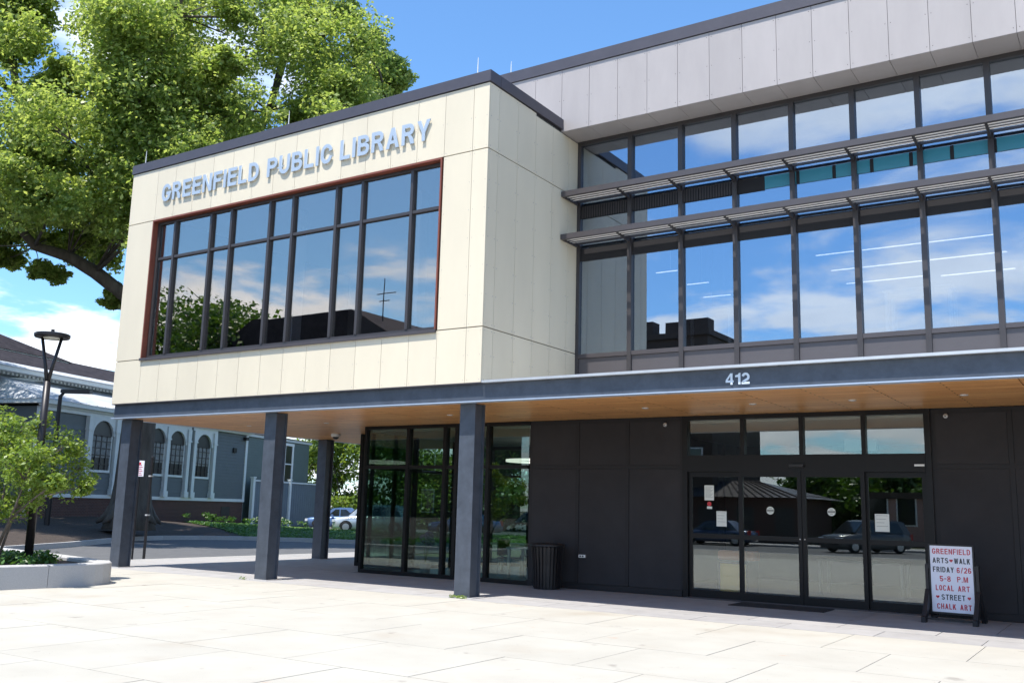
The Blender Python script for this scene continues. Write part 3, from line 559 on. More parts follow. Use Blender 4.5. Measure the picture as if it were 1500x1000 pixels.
boxes('partition_wall', [(-1.2, 1.1, 9.7, 9.9, 0.012, 3.5), (.85, 1.05, YG + .2, 9.5, .012, 3.5), (8.6, 8.8, YG + .3, 11, .012, 3.5), (1.1, 8.6, 10.8, 11, .012, 3.5)], MT['indark'], lib)
# charcoal wall
dw = boxes('charcoal_wall', [(-1.28, 2.47, YG + .03, YG + .2, 0, 3.638), (7.22, XR, YG + .03, YG + .2, 0, 3.638)], MT['darkrail'], lib)
def dpan(a, b):
    for z0, z1 in ((.13, 2.555), (2.645, 3.545)): cbox('wall_panel', a + .045, b - .045, YG + .016, YG + .03, z0, z1, MT['dark'], dw)
    cbox('batten', b - .04, b + .04, YG + .004, YG + .03, .13, 3.56, MT['darkrail'], dw)
for a, b in ((-1.24, -.03), (-.03, 1.18), (1.18, 2.43)): dpan(a, b)
for a, b in ((7.27, 8.51), (8.51, 9.75), (9.75, 10.99), (10.99, 12.23), (12.23, 13.47), (13.47, 14.71)): dpan(a, b)
for a, b in ((-1.2, -.07), (.01, 1.14), (1.22, 2.39), (7.31, 8.47), (8.55, 9.71), (9.79, 10.95), (11.03, 12.19)): cbox('batten', a, b, YG + .006, YG + .03, 2.56, 2.64, MT['darkrail'], dw)
boxes('base_rail', [(-1.28, 2.42, YG + .0, YG + .03, 0, .12), (7.24, XR, YG + .0, YG + .03, 0, .12)], MT['darkrail'], dw)
# --- entrance
ent = boxes('entrance_frame', [(2.45, 2.56, YG - .03, YG + .2, 0, 3.638), (7.12, 7.23, YG - .03, YG + .2, 0, 3.638), (2.56, 7.12, YG - .03, YG + .2, 3.55, 3.638), (2.56, 7.12, YG - .05, YG + .22, 2.50, 2.83)], MT['door'], lib)
for x in (3.725, 4.9, 6.06): cbox('mullion', x - .04, x + .04, YG - .02, YG + .15, 2.83, 3.55, MT['door'], ent)
for a, b in ((2.56, 3.685), (3.765, 4.86), (4.94, 6.02), (6.1, 7.12)): cbox('pane', a, b, YG + .05, YG + .062, 2.83, 3.55, G_DR, ent)
cbox('door_sensor', 4.68, 4.96, YG - .12, YG - .052, 2.585, 2.64, MT['black'], ent)
cbox('warning_label', 6.94, 7.11, YG - .056, YG - .051, 2.60, 2.635, MT['white'], ent)
boxes('threshold', [(2.56, 7.12, YG - .12, YG + .2, .0, .02)], MT['rail'], ent)
for i, (a, b, yo) in enumerate(((2.565, 3.69, .03), (3.66, 4.885, -.05), (4.895, 6.06, -.05), (6.03, 7.115, .03))):
    st = .075; y0 = YG + yo
    dl_ = boxes('door_leaf', [(a, a + st, y0, y0 + .05, .02, 2.5), (b - st, b, y0, y0 + .05, .02, 2.5), (a + st, b - st, y0, y0 + .05, .02, .17), (a + st, b - st, y0, y0 + .05, 2.40, 2.5), (a + st, b - st, y0, y0 + .05, 1.18, 1.27)], MT['door'], lib)
    cbox('pane', a + st, b - st, y0 + .02, y0 + .03, .17, 1.18, G_DR, dl_); cbox('pane', a + st, b - st, y0 + .02, y0 + .03, 1.27, 2.40, G_DR, dl_)
    if i in (1, 2): cbox('lock_cylinder', (b - .05 if i == 1 else a + .03), (b - .03 if i == 1 else a + .05), y0 - .006, y0, 1.22, 1.24, MT['blade'], dl_)
# --- lightning rods
for x, y, z in [(-11.08, .12, ZT), (-5.8, .12, ZT), (-.4, .12, ZT), (-1.57, 3.1, 11.77), (5.66, 3.1, 11.77)]:
    mk('lightning_rod', lambda bm: tube(bm, [(0, 0, 0), (0, 0, .2), (0, 0, .42)], [.012, .010, .005], 6), MT['white'], lib, (x, y, z))

# --- raised lettering
bl = thing('building_lettering', 'raised pale metal letters GREENFIELD PUBLIC LIBRARY across the cream panels above the window', 'sign', (-10.04, -.02, 9.10))
def word(parent, txt, x0, x1, h, m, z=0.0, gap=.1, t=.2, w=.68, extr=.012, y=-.03):
    """gap and stroke t in units of the letter height; w is stretched so that the word fills x0..x1"""
    def total(w): return sum(letter_shape(c, w, t)[1] for c in txt) * h + gap * h * (len(txt) - 1)
    lo, hi = .3, 1.6
    for _ in range(30):
        md = (lo + hi) / 2
        if total(md) < x1 - x0: lo = md
        else: hi = md
    x = x0
    for c in txt:
        me, adv = letter_mesh(c, lo, t, h, extr); link('letter', me, m, parent, (x, y, z), (R(90), 0, 0)); x += adv + gap * h
word(bl, 'GREENFIELD', 0.0, 3.52, .455, MT['letter'], 0, .15, .185, extr=.011, y=-.018)
word(bl, 'PUBLIC', 3.81, 5.86, .455, MT['letter'], 0, .15, .185, extr=.011, y=-.018)
word(bl, 'LIBRARY', 6.10, 8.60, .455, MT['letter'], 0, .15, .185, extr=.011, y=-.018)
nm = thing('street_number', 'pale metal numerals 412 on the dark canopy beam above the entrance', 'sign', (4.80, .09, 3.725))
word(nm, '412', 0, .40, .185, MT['numeral'], 0, .1, .2, extr=.007, y=-.012)
# ================================================================== OLD CLAPBOARD HOUSE (left)
D = Vector((-0.27785, 0.96062, 0)); N_ = Vector((-0.96062, -0.27785, 0))
hs_ = thing('clapboard_house', 'old slate green clapboard house with white arched windows and silver porch roof beyond the drive', 'house', (-34.96, 18.14, 0), math.atan2(D.y, D.x))
def clap(name, x0, x1, z0, z1, y, m, parent, pitch=.19, d=.035, side=None):
    def f(bm):
        n = max(1, int((z1 - z0) / pitch)); p = (z1 - z0) / n
        for k in range(n):
            a, b = z0 + k * p, z0 + (k + 1) * p
            if side is None: prism(bm, [(y - d, a), (y - .004, b), (y + .02, b), (y + .02, a)], x0, x1, 'x')
            else: prism(bm, [(y - d * side, a), (y - .004 * side, b), (y + .02 * side, b), (y + .02 * side, a)][::1], x0, x1, 'y') if False else bx(bm, min(y, y - d * side), max(y, y - d * side), x0, x1, a + .02, b)
    return stuff(mk(name, f, m, parent))
HZ = .2
boxes('foundation', [(-7.32, 10.36, .02, .3, HZ, 1.7)], MT['brickd'], hs_)
boxes('cellar_window', [(8.0, 8.9, -.0, .02, .8, 1.35), (-1.2, -.4, 0, .02, .95, 1.5)], MT['winback'], hs_)
boxes('skirt_board', [(-7.36, 10.40, -.06, .3, 1.66, 1.84)], MT['trim'], hs_)
boxes('wing_wall', [(-7.30, 10.34, .02, .3, 1.84, 5.9), (10.1, 10.34, .3, 6, HZ, 5.9), (-7.30, -7.06, .3, 8, HZ, 5.9)], MT['clap'], hs_)
clap('clapboard', -7.2, -4.45, 1.86, 5.15, .02, MT['clap'], hs_); clap('clapboard', 6.95, 10.2, 1.86, 5.9, .02, MT['clap'], hs_)
clap('clapboard', -7.28, 6.9, 1.86, 2.92, .018, MT['clap'], hs_)
boxes('entablature', [(-7.4, 6.9, -.10, .02, 5.72, 6.0)], MT['trim'], hs_)
boxes('cornice', [(-7.75, 10.5, -.42, .3, 6.0, 6.2), (-7.75, -7.3, .3, 8.2, 6.0, 6.2), (-7.6, 10.45, -.2, .0, 5.9, 6.0)], MT['trim'], hs_)
boxes('corner_board', [(10.16, 10.40, -.05, .3, 1.84, 5.9)], MT['trim'], hs_); boxes('corner_board', [(-7.36, -7.1, -.05, .3, 1.84, 5.9)], MT['trim'], hs_)
def arch_window(cx, w=1.5):
    zs_, z0, r = 4.82, 3.05, w / 2
    def arch(r_, zb, n=14): return [(cx - r_, zb)] + [(cx + r_ * math.cos(math.pi - math.pi * k / n), zs_ + r_ * math.sin(math.pi * k / n)) for k in range(n + 1)] + [(cx + r_, zb)]
    def surround(bm):
        A, n = arch(r, z0), 14
        top = 5.72; L_, R_ = cx - r - .18, cx + r + .18
        pts = A[1:-1]
        outer = []
        for (x, z) in pts: outer.append((L_ + (R_ - L_) * (x - (cx - r)) / (2 * r), top))
        for k in range(len(pts) - 1):
            prism(bm, [pts[k], pts[k + 1], outer[k + 1], outer[k]], -.12, .02, 'y')
        prism(bm, [(cx - r, zs_), (cx - r, top), (L_, top), (L_, zs_)], -.12, .02, 'y'); prism(bm, [(cx + r, zs_), (R_, zs_), (R_, top), (cx + r, top)], -.12, .02, 'y')
    w_ = mk('arched_window', surround, MT['trim'], hs_)
    mk('pane', lambda bm: prism(bm, arch(r, z0), .0, .015, 'y'), MT['winback'], w_)
    boxes('lace_curtain', [(cx - r + .06, cx + r - .06, -.008, -.002, 3.7, 4.75)], MT['curtain'], w_)
    boxes('muntin', [(cx - r, cx + r, -.05, -.008, z, z + .04) for z in (3.35, 3.8, 4.15, 4.5, 4.8)] + [(cx - .42 + .4 * k, cx - .39 + .4 * k, -.045, -.009, z0, 4.8) for k in range(3)], MT['frame'], w_)
    boxes('sash', [(cx - r, cx - r + .06, -.06, .0, z0, zs_), (cx + r - .06, cx + r, -.06, 0, z0, zs_), (cx - r, cx + r, -.07, 0, z0 - .1, z0 + .02)], MT['trim'], w_)
for cx in (-3.15, -.75, 1.2, 3.0, 5.57): arch_window(cx)
def pil(x):
    def f(bm):
        bx(bm, x - .13, x + .13, -.2, .02, 2.15, 5.0); bx(bm, x - .19, x + .19, -.25, .02, 1.84, 2.15); bx(bm, x - .18, x + .18, -.24, .02, 5.0, 5.08); bx(bm, x - .15, x + .15, -.21, .02, 5.08, 5.72)
    mk('pilaster', f, MT['trim'], hs_)
for x in (-4.2, -2.15, -1.75, .2, 2.1, 4.0, 4.6, 6.6): pil(x)
mk('downspout', lambda bm: tube(bm, [(4.3, -.12, 1.9), (4.3, -.12, 6.0)], [.06, .06], 8), MT['clap'], hs_)
# porch roof, silver seam metal
def wr(bm):
    v = [bm.verts.new(p) for p in ((-7.8, -.45, 6.2), (10.5, -.45, 6.2), (10.5, 4, 7.55), (-6.2, 4, 7.55), (-7.8, 8.3, 6.2), (-6.2, 8.3, 7.55))]
    bm.faces.new((v[0], v[1], v[2], v[3])); bm.faces.new((v[0], v[3], v[5], v[4]))
    for k in range(30):
        x = -7.2 + .6 * k; bx(bm, x, x + .03, -.44, -.40, 6.2, 6.24)
mk('porch_roof', wr, MT['metalroof'], hs_)
boxes('upper_wall', [(-30, 12, 4.02, 4.3, 7.0, 8.0)], MT['clap2'], hs_)
clap('clapboard', -9.5, 12, 7.3, 7.75, 4.02, MT['clap'], hs_)
mk('raking_board', lambda bm: prism(bm, [(-9, 6.9), (-2.5, 7.72), (-2.5, 7.9), (-9, 7.12)], 3.93, 4.0, 'y'), MT['trim'], hs_)
boxes('upper_window', [(-9.6, -7.0, 3.97, 4.02, 6.2, 7.5)], MT['winback'], hs_)
boxes('eave', [(-30.3, 12.3, 3.3, 4.3, 7.78, 8.02)], MT['trim'], hs_)
stuff(boxes('dentil', [(-12 + .28 * k, -11.86 + .28 * k, 3.8, 3.95, 7.66, 7.78) for k in range(80)], MT['trim'], hs_))
mk('roof_metal_edge', lambda bm: prism(bm, [(3.25, 8.03), (4.9, 8.5), (4.9, 8.44), (3.25, 7.97)], -30.4, 12.4, 'x'), MT['metalroof'], hs_)
mk('slate_roof', lambda bm: prism(bm, [(4.6, 8.43), (8.2, 9.75), (12, 9.75), (12, 8.3), (4.6, 8.3)], -30.4, 12.4, 'x'), MT['slate'], hs_)
boxes('tower_eave', [(-22, 2.6, 7.7, 16, 9.3, 9.62)], MT['trim'], hs_)
def tr(bm):
    b = [bm.verts.new(p) for p in ((-22, 7.6, 9.63), (2.8, 7.6, 9.63), (2.8, 16, 9.63), (-22, 16, 9.63))]; t_ = [bm.verts.new(p) for p in ((-18, 11.8, 12.2), (-6, 11.8, 12.2))]
    bm.faces.new((b[0], b[1], t_[1], t_[0])); bm.faces.new((b[1], b[2], t_[1])); bm.faces.new((b[2], b[3], t_[0], t_[1])); bm.faces.new((b[3], b[0], t_[0]))
mk('tower_roof', tr, MT['slate'], hs_)
boxes('main_body', [(-30, 12, 4.3, 15, HZ, 8.2)], MT['clap2'], hs_)
# addition
boxes('addition_wall', [(10.42, 19.0, .25, 6, HZ - .2, 5.9)], MT['clap2'], hs_)
clap('clapboard', 10.45, 18.9, .5, 5.85, .24, MT['clap2'], hs_, pitch=.16)
boxes('addition_trim', [(10.42, 19.15, .1, .25, 5.88, 6.05), (10.42, 10.62, .17, .25, HZ, 5.88)], MT['trim'], hs_)
mk('addition_roof', lambda bm: prism(bm, [(-.0, 6.06), (3.0, 6.5), (6.1, 6.06)], 10.3, 19.3, 'x'), MT['slate'], hs_)
aw = boxes('sash_window', [(15.3, 15.5, .12, .2, 3.0, 5.7), (16.4, 16.6, .12, .2, 3.0, 5.7), (15.3, 16.6, .1, .2, 5.6, 5.78), (15.5, 16.4, .13, .2, 4.3, 4.38)], MT['white'], hs_)
boxes('pane', [(15.5, 16.4, .17, .19, 3.0, 5.6)], MT['winback'], aw)
boxes('vent', [(8.75, 9.1, -.1, .0, 4.7, 5.0)], MT['black'], hs_); boxes('wall_lamp', [(9.85, 10.15, -.25, -.02, 5.55, 5.75)], MT['black'], hs_)
# board fence
fn = thing('board_fence', 'slate blue vertical board fence with pale posts beside the old house', 'fence', (-34.96, 18.14, 0), math.atan2(D.y, D.x))
stuff(boxes('fence_board', [(10.8 + .15 * k, 10.94 + .15 * k, -.42 - .01 * (k % 2), -.38, .1, 3.0) for k in range(61)], MT['fence'], fn))
boxes('fence_rail', [(10.8, 19.9, -.5, -.36, 3.0, 3.1)], MT['trim'], fn)
for x in (10.66, 15.3, 19.9): boxes('fence_post', [(x - .12, x + .12, -.55, -.35, 0, 3.2), (x - .16, x + .16, -.59, -.31, 3.2, 3.28)], MT['trim'], fn)

# ================================================================== TREES
def tree(name, label, base, trunk, limbs, blobs, per, size, seed, lm, bark, group=None, clump=12, cs=(.5, .8), extra=None, bm_seg=9):
    t = thing(name, label, 'tree' if 'tree' in name else 'shrub', base, 0, group); B = Vector(base)
    mk('trunk', lambda bm: tube(bm, [Vector(p) for p, r in trunk], [r for p, r in trunk], bm_seg + 3), bark, t, smooth=True)
    def lf(bm):
        for L_ in limbs: tube(bm, [p for p, r in L_], [r for p, r in L_], bm_seg)
    if limbs: mk('limb', lf, bark, t, smooth=True)
    rg = random.Random(seed)
    top = Vector(trunk[-1][0])
    def tw(bm):
        for (x, y, z, r) in blobs:
            e = Vector((x, y, z)) - B
            srcs = [Vector(p) for L_ in limbs for p, _ in L_] or [top]
            s = min(srcs, key=lambda q: (q - e).length + (2 if q.z > e.z else 0)); mid = (s + e) / 2 + Vector((rg.uniform(-.4, .4), rg.uniform(-.4, .4), rg.uniform(-.1, .5))) * r * .5
            k = min(1.0, (e - s).length / 8) * .12 * max(.3, r / 2) + .02
            tube(bm, [s, mid, e], [k, k * .65, k * .3], 5)
            for j in range(3):
                dd = Vector((rg.uniform(-1, 1), rg.uniform(-1, 1), rg.uniform(-.3, 1))) * r * .8; tube(bm, [e * .7 + mid * .3, e + dd * .6, e + dd], [k * .35, k * .22, k * .1], 4)
    mk('branch', tw, bark, t, smooth=True)
    cs_, rs_ = [], []
    for (x, y, z, r) in blobs:
        for j in range(clump):
            d = Vector((rg.gauss(0, 1), rg.gauss(0, 1), rg.gauss(0, 1))).normalized() * r * (rg.random() ** .4) * .95
            cs_.append((x - B.x + d.x, y - B.y + d.y, z - B.z + d.z * .85)); rs_.append(r * rg.uniform(*cs))
    me = leafmesh('crown', cs_, rs_, per, size, seed, shell=.35, flat=.6); o = link('crown', me, lm, t)
    if extra: extra(t)
    return t
BLOBS = [(-25.9,9.7,25.6,1.6),(-32.0,11.8,27.2,2.1),(-23.9,15.1,27.2,1.7),(-24.4,8.0,24.2,2.2),(-25.6,17.9,26.4,1.7),(-28.7,12.8,25.7,2.2),(-23.6,16.6,28.6,2.0),(-25.1,12.5,26.4,1.6),(-22.6,16.8,24.8,1.7),(-25.7,19.2,28.2,2.2),(-26.2,13.5,26.3,1.8),(-30.4,11.9,27.2,1.5),(-25.6,7.6,22.4,1.9),(-30.2,16.1,29.1,1.7),(-27.2,12.9,27.2,1.7),(-24.4,10.3,22.8,1.9),(-17.1,14.0,21.8,1.6),(-19.8,14.3,20.2,1.7),(-22.5,7.2,18.6,2.0),(-22.6,19.9,21.3,2.3),(-26.3,13.7,19.9,2.1),(-25.7,11.0,22.3,1.5),(-23.8,11.3,18.4,1.4),(-31.0,14.7,25.8,1.8),(-22.5,7.5,20.4,1.6),(-18.9,11.7,21.0,1.8),(-22.7,8.6,17.0,1.9),(-26.2,20.6,25.4,1.8),(-22.0,7.7,19.0,1.8),(-29.7,13.4,20.8,1.8),(-23.1,8.5,17.6,1.4),(-24.4,22.4,24.8,1.8),(-23.1,20.4,23.2,2.1),(-22.0,11.3,21.9,2.2),(-19.3,16.4,19.5,2.0),(-27.9,14.1,16.8,1.8),(-23.8,9.6,14.5,2.1),(-28.5,16.2,20.9,2.2),(-29.6,13.4,20.3,1.5),(-20.5,10.2,14.2,1.5),(-28.2,12.4,16.7,2.1),(-32.0,10.1,19.8,1.4),(-27.6,14.5,19.9,2.0),(-28.1,15.1,17.7,1.6),(-29.4,13.5,18.6,2.0),(-22.5,6.8,14.2,1.4),(-29.6,12.8,17.5,1.9),(-30.8,8.8,17.1,1.8),(-31.8,8.4,14.7,1.5),(-29.1,11.9,17.8,1.6),(-32.3,10.7,17.3,1.5),(-25.3,8.2,13.9,1.4),(-28.2,6.3,13.9,1.2),(-27.4,4.6,17.6,1.9),(-34.0,8.0,16.4,1.7),(-27.6,5.7,15.3,1.9),(-27.8,5.2,13.7,1.9),(-28.6,6.7,15.8,1.4),(-30.6,7.5,17.9,1.4),(-28.4,17.5,20.6,1.6),(-22.7,20.9,19.4,1.7),(-23.3,18.3,20.2,2.2),(-24.9,15.7,16.6,1.7),(-29.6,17.9,21.7,2.1),(-25.2,22.6,17.8,1.6),(-28.9,5.8,22.6,1.3),(-27.1,5.3,20.4,1.2),(-28.9,6.1,21.9,1.2),(-27.7,6.6,18.7,1.0),(-27.1,6.8,19.1,0.9),(-38.0,4.4,19.0,2.3),(-35.9,3.7,20.9,1.8),(-29.0,0.5,21.6,2.0),(-30.2,3.2,17.0,2.4),(-27.3,1.0,20.0,2.4),(-32.0,6.1,15.1,1.8),(-29.8,-0.4,19.0,2.3),(-27.4,3.2,14.8,1.8),(-28.6,0.9,12.7,2.2),(-36.8,6.0,20.3,1.8),(-27.8,0.8,20.0,1.6),(-27.7,-0.3,19.8,2.4),(-34.6,3.2,14.9,2.2),(-35.8,5.9,15.3,2.2),(-27.0,16.5,34.4,2.1),(-29.1,16.2,42.5,2.0),(-33.5,10.2,39.9,1.8),(-30.1,15.2,34.9,1.9),(-22.2,9.0,31.0,2.4),(-19.3,16.1,29.7,2.1),(-22.8,11.4,29.4,2.3),(-23.0,23.9,37.2,2.4),(-29.9,14.9,32.4,2.1),(-33.3,11.5,34.6,1.9),(-24.8,16.8,31.1,1.6),(-27.6,18.2,41.9,2.2),(-28.5,12.6,30.0,1.9),(-25.0,21.6,34.0,2.4),(-24.8,16.8,33.7,2.1),(-16.6,16.1,34.4,2.2),(-26.6,14.6,35.0,1.8),(-31.5,11.4,41.1,2.4),(-28.0,20.0,45.4,2.3),(-29.1,16.1,44.7,2.2),(-26.8,16.9,43.9,1.6),(-24.8,12.3,37.7,2.4),(-21.0,15.5,30.1,1.9),(-24.0,14.2,40.3,2.5),(-20.9,15.6,29.6,2.2),(-19.4,19.0,22.8,1.0),(-20.3,18.2,23.8,1.2),(-20.5,16.6,25.1,1.0),(-25.7,12.9,21.7,1.6),(-20.6,9.7,19.0,1.7),(-19.2,10.3,17.3,1.5),(-26.3,8.8,18.1,1.3),(-19.9,16.1,18.1,1.7),(-25.1,8.2,24.1,1.3),(-21.5,6.4,20.4,1.6),(-23.1,10.9,18.0,1.7),(-22.4,11.0,19.3,1.5),(-20.8,17.4,18.4,1.8),(-22.6,8.5,21.8,1.3),(-22.9,15.2,23.5,1.6),(-16.4,12.2,17.0,1.4),(-22.5,17.2,23.6,1.6),(-27.0,8.9,19.8,1.5),(-28.3,9.6,23.0,1.8),(-22.4,6.1,20.5,1.3),(-21.1,13.8,24.4,1.6),(-22.0,7.1,17.1,1.8),(-23.1,6.7,19.6,1.5),(-18.1,14.0,18.4,1.9),(-26.8,10.3,22.4,1.7),(-22.9,6.9,15.3,1.5),(-19.6,12.3,21.9,1.4),(-23.3,6.7,18.4,1.7),(-26.5,12.3,22.6,1.6),(-22.3,7.4,12.8,1.4),(-21.4,9.5,13.4,1.4),(-21.8,8.4,12.7,1.9),(-22.7,10.1,14.8,1.4),(-26.2,7.4,13.6,1.5),(-22.9,4.8,12.7,1.4),(-25.2,9.3,13.8,1.5),(-20.1,8.2,15.5,1.5),(-22.9,6.4,16.0,1.5),(-23.6,8.0,16.4,1.8),(-24.0,12.0,15.3,1.7),(-22.8,4.2,15.2,1.8),(-20.8,7.4,12.2,1.7),(-25.1,4.9,12.9,1.7),(-28.8,5.2,14.4,1.6),(-27.9,7.6,14.2,1.6),(-29.4,6.7,14.3,1.6),(-29.0,6.9,13.8,1.4),(-26.8,6.3,15.2,1.5),(-30.6,6.1,14.5,1.6),(-27.6,7.2,15.6,1.4),(-17.6,14.6,19.4,1.3),(-20.0,15.6,20.8,1.1),(-19.3,17.3,21.6,1.4),(-28.8,5.4,21.7,0.9),(-28.5,5.9,22.7,0.9),(-28.8,5.4,20.3,0.9),(-28.4,6.0,23.8,0.9),(-29.0,4.9,23.1,0.9),(-27.0,6.5,17.4,0.9),(-27.2,6.1,18.2,0.9),(-26.8,6.9,18.1,0.9),(-28.6,9.7,13.7,0.7),(-19.3,19.1,22.8,0.8),(-19.7,18.8,23.5,0.8),(-20.2,18.3,24.3,0.8),(-19.0,19.3,22.4,0.8),(-19.6,18.8,21.9,0.8),(-20.0,18.4,22.5,0.8),(-20.2,10.0,22.1,0.9),(-23.9,4.8,13.0,0.8),(-19.8,14.1,23.1,0.9),(-21.1,9.8,19.4,0.8),(-24.0,3.6,13.3,1.0),(-25.1,7.0,13.7,1.0),(-19.6,13.1,18.2,0.7),(-20.7,8.5,14.6,1.1),(-17.3,13.4,19.4,0.9),(-22.0,8.0,13.2,0.7),(-26.3,5.6,15.6,0.9),(-22.4,9.8,17.9,0.8),(-20.9,10.9,17.9,0.8),(-25.7,6.2,19.0,0.8),(-19.5,9.4,19.2,0.7),(-18.0,12.8,15.9,1.0),(-21.1,12.8,15.4,0.9),(-16.5,15.4,14.8,1.1),(-20.9,8.5,18.6,1.1),(-20.2,8.2,14.3,0.8),(-22.3,6.0,17.5,0.7),(-32.0,8.0,13.3,0.9),(-31.0,8.4,13.7,0.9),(-31.5,10.4,14.3,0.9),(-30.3,11.0,13.8,0.9),(-28.5,10.9,13.4,0.8),(-32.2,8.3,12.3,0.6),(-31.2,9.4,13.3,0.6),(-29.5,9.8,12.8,0.8),(-30.4,11.8,12.9,0.8),(-32.2,7.1,12.6,0.9),(-27.8,8.1,11.0,0.5),(-28.2,7.5,11.1,0.5),(-26.6,10.0,10.1,0.5),(-26.6,10.1,10.6,0.5),(-27.4,8.8,12.6,0.5),(-28.7,6.6,13.5,0.5),(-27.0,9.5,13.6,0.5)]
TB = (-26.6, 11.8, .75)
def V3(p, r): return ((p[0] - TB[0], p[1] - TB[1], p[2] - TB[2]), r)
oak_limbs = [
 [V3((-26.4, 11.7, 6.5), 0.45), V3((-25.8, 10.35, 10.1), 0.34), V3((-26.66, 9.04, 11.2), 0.30), V3((-27.25, 8.09, 11.75), 0.25), V3((-27.9, 6.97, 12.0), 0.20), V3((-28.33, 6.22, 12.9), 0.15), V3((-29.05, 4.82, 14.0), 0.10), V3((-29.6, 3.4, 15.5), 0.05)],
 [V3((-25.5, 12.4, 9), .5), V3((-26.0, 11.2, 14), .36), V3((-28.0, 7.3, 17), .24), V3((-28.56, 5.9, 18.3), .2), V3((-28.75, 5.4, 20.3), .13), V3((-29.0, 5.0, 22.5), .06)],
 [V3((-26.4, 11.8, 9), .55), V3((-25.8, 11.6, 15), .42), V3((-26.4, 10.2, 19), .25), V3((-27.1, 8.8, 22.6), .12)],
 [V3((-26.2, 11.8, 9), .5), V3((-23.8, 14.2, 14.5), .34), V3((-21.5, 16.5, 18), .22), V3((-19.3, 19, 21), .1)],
 [V3((-26.3, 12, 9), .45), V3((-26.0, 14.5, 15), .3), V3((-25.0, 16.5, 21), .2), V3((-24.6, 17.5, 26), .08)],
 [V3((-26.4, 11.8, 8), .45), V3((-24.5, 9.8, 14), .28), V3((-23, 8.4, 18.5), .15), V3((-22, 8.5, 21.5), .06)],
 [V3((-27, 12, 9), .45), V3((-30, 13, 14), .3), V3((-32, 13.5, 19), .15)],
]
def roots(t):
    def f(bm):
        for a in range(7):
            q = a * .9 + .3; c, s = math.cos(q), math.sin(q); tube(bm, [(c * .5, s * .5, .9), (c * .95, s * .95, .15), (c * 1.35, s * 1.35, -.12)], [.28, .2, .06], 7)
    mk('root', f, MT['bark'], t, smooth=True)
tree('oak_tree', 'huge old oak towering behind the cream box, thick bare lower limb reaching left', TB,
     [((0, 0, -.4), 1.15), ((0, 0, .4), .92), ((0, 0, 1.6), .78), ((.05, 0, 4), .72), ((.2, -.1, 7), .66), ((.3, 0, 10), .5)], oak_limbs, BLOBS, 58, .19, 3, MT['leafA'], MT['bark'], clump=30, cs=(.3, .62), extra=roots)
# rear trees seen under the canopy
def btree(loc, h, r, seed, lm, label, group, per=90, size=.3, nb=14, name='deciduous_tree', clump=12, low=.25):
    rg = random.Random(seed); bl_ = []
    for k in range(nb):
        a = rg.uniform(0, 6.283); q = rg.random() ** .5 * r * .75; z = loc[2] + h * rg.uniform(low, .9); q *= 1.0 - max(0, (z - loc[2]) / h - .5) * .9
        bl_.append((loc[0] + math.cos(a) * q, loc[1] + math.sin(a) * q, z, r * rg.uniform(.34, .5)))
    return tree(name, label, loc, [((0, 0, -.1), h * .03), ((0, 0, h * .25), h * .02), ((0, 0, h * .6), h * .01)], [], bl_, per, size, seed, lm, MT['bark'], group, clump=clump, bm_seg=5)
btree((-42.5, 40.5, 0), 10.5, 4.2, 11, MT['leafC'], 'bright green tree just right of the house addition, beyond the parked white car', 'trees beyond the parking lot', nb=18, low=.1)
btree((-37.8, 43.5, 0), 9, 4.4, 12, MT['leafC'], 'bushy bright green tree seen between rear steel column and corner glass', 'trees beyond the parking lot', nb=20, low=.08)
btree((-31.5, 47.5, 0), 9.5, 4.5, 13, MT['leafB'], 'darker green tree seen through the left storefront pane', 'trees beyond the parking lot', nb=18, low=.08)
btree((-24.0, 51.5, 0), 11, 4.8, 14, MT['leafB'], 'green tree seen through the storefront behind the front steel column', 'trees beyond the parking lot', nb=18, low=.1)
btree((-18.0, 47.5, 0), 9, 4.2, 15, MT['leafC'], 'green tree seen through the right storefront pane above the tan car', 'trees beyond the parking lot', nb=18, low=.1)
# trees across the street (seen in the glass)
btree((-58, -42, 0), 20, 7.5, 21, MT['leafB'], 'tall street tree mirrored in the left panes of the picture window', 'trees across the street', per=22, size=.5, nb=22, low=.35)
btree((-74, -52, 0), 23, 9, 22, MT['leafB'], 'tall tree farther down the street, left of the gabled brick block', 'trees across the street', per=60, size=.5, nb=24, low=.3)
btree((1.6, -49, 0), 5.6, 3.4, 23, MT['leafB'], 'round tree mirrored in the right hand door leaf', 'trees across the street', per=60, size=.35, nb=20, low=.2)
btree((-4.5, -57, 0), 4.9, 3.4, 27, MT['leafB'], 'dark low tree behind the pavilion, mirrored left of the round tree', 'trees across the street', per=80, size=.4, nb=20, low=.05)
btree((-8.5, -54, 0), 6.2, 5, 28, MT['leafB'], 'dark spreading tree directly behind the ribbed roof pavilion', 'trees across the street', per=80, size=.4, nb=26, low=.05)
btree((-42, -38.5, 0), 7, 3.2, 26, MT['leafB'], 'small street tree mirrored in the corner storefront', 'trees across the street', per=60, size=.3, nb=14, low=.25)
btree((9, -44, 0), 6.5, 4, 24, MT['leafB'], 'low tree standing right of the metal roofed pavilion across the street', 'trees across the street', per=50, size=.35, nb=16, low=.2)

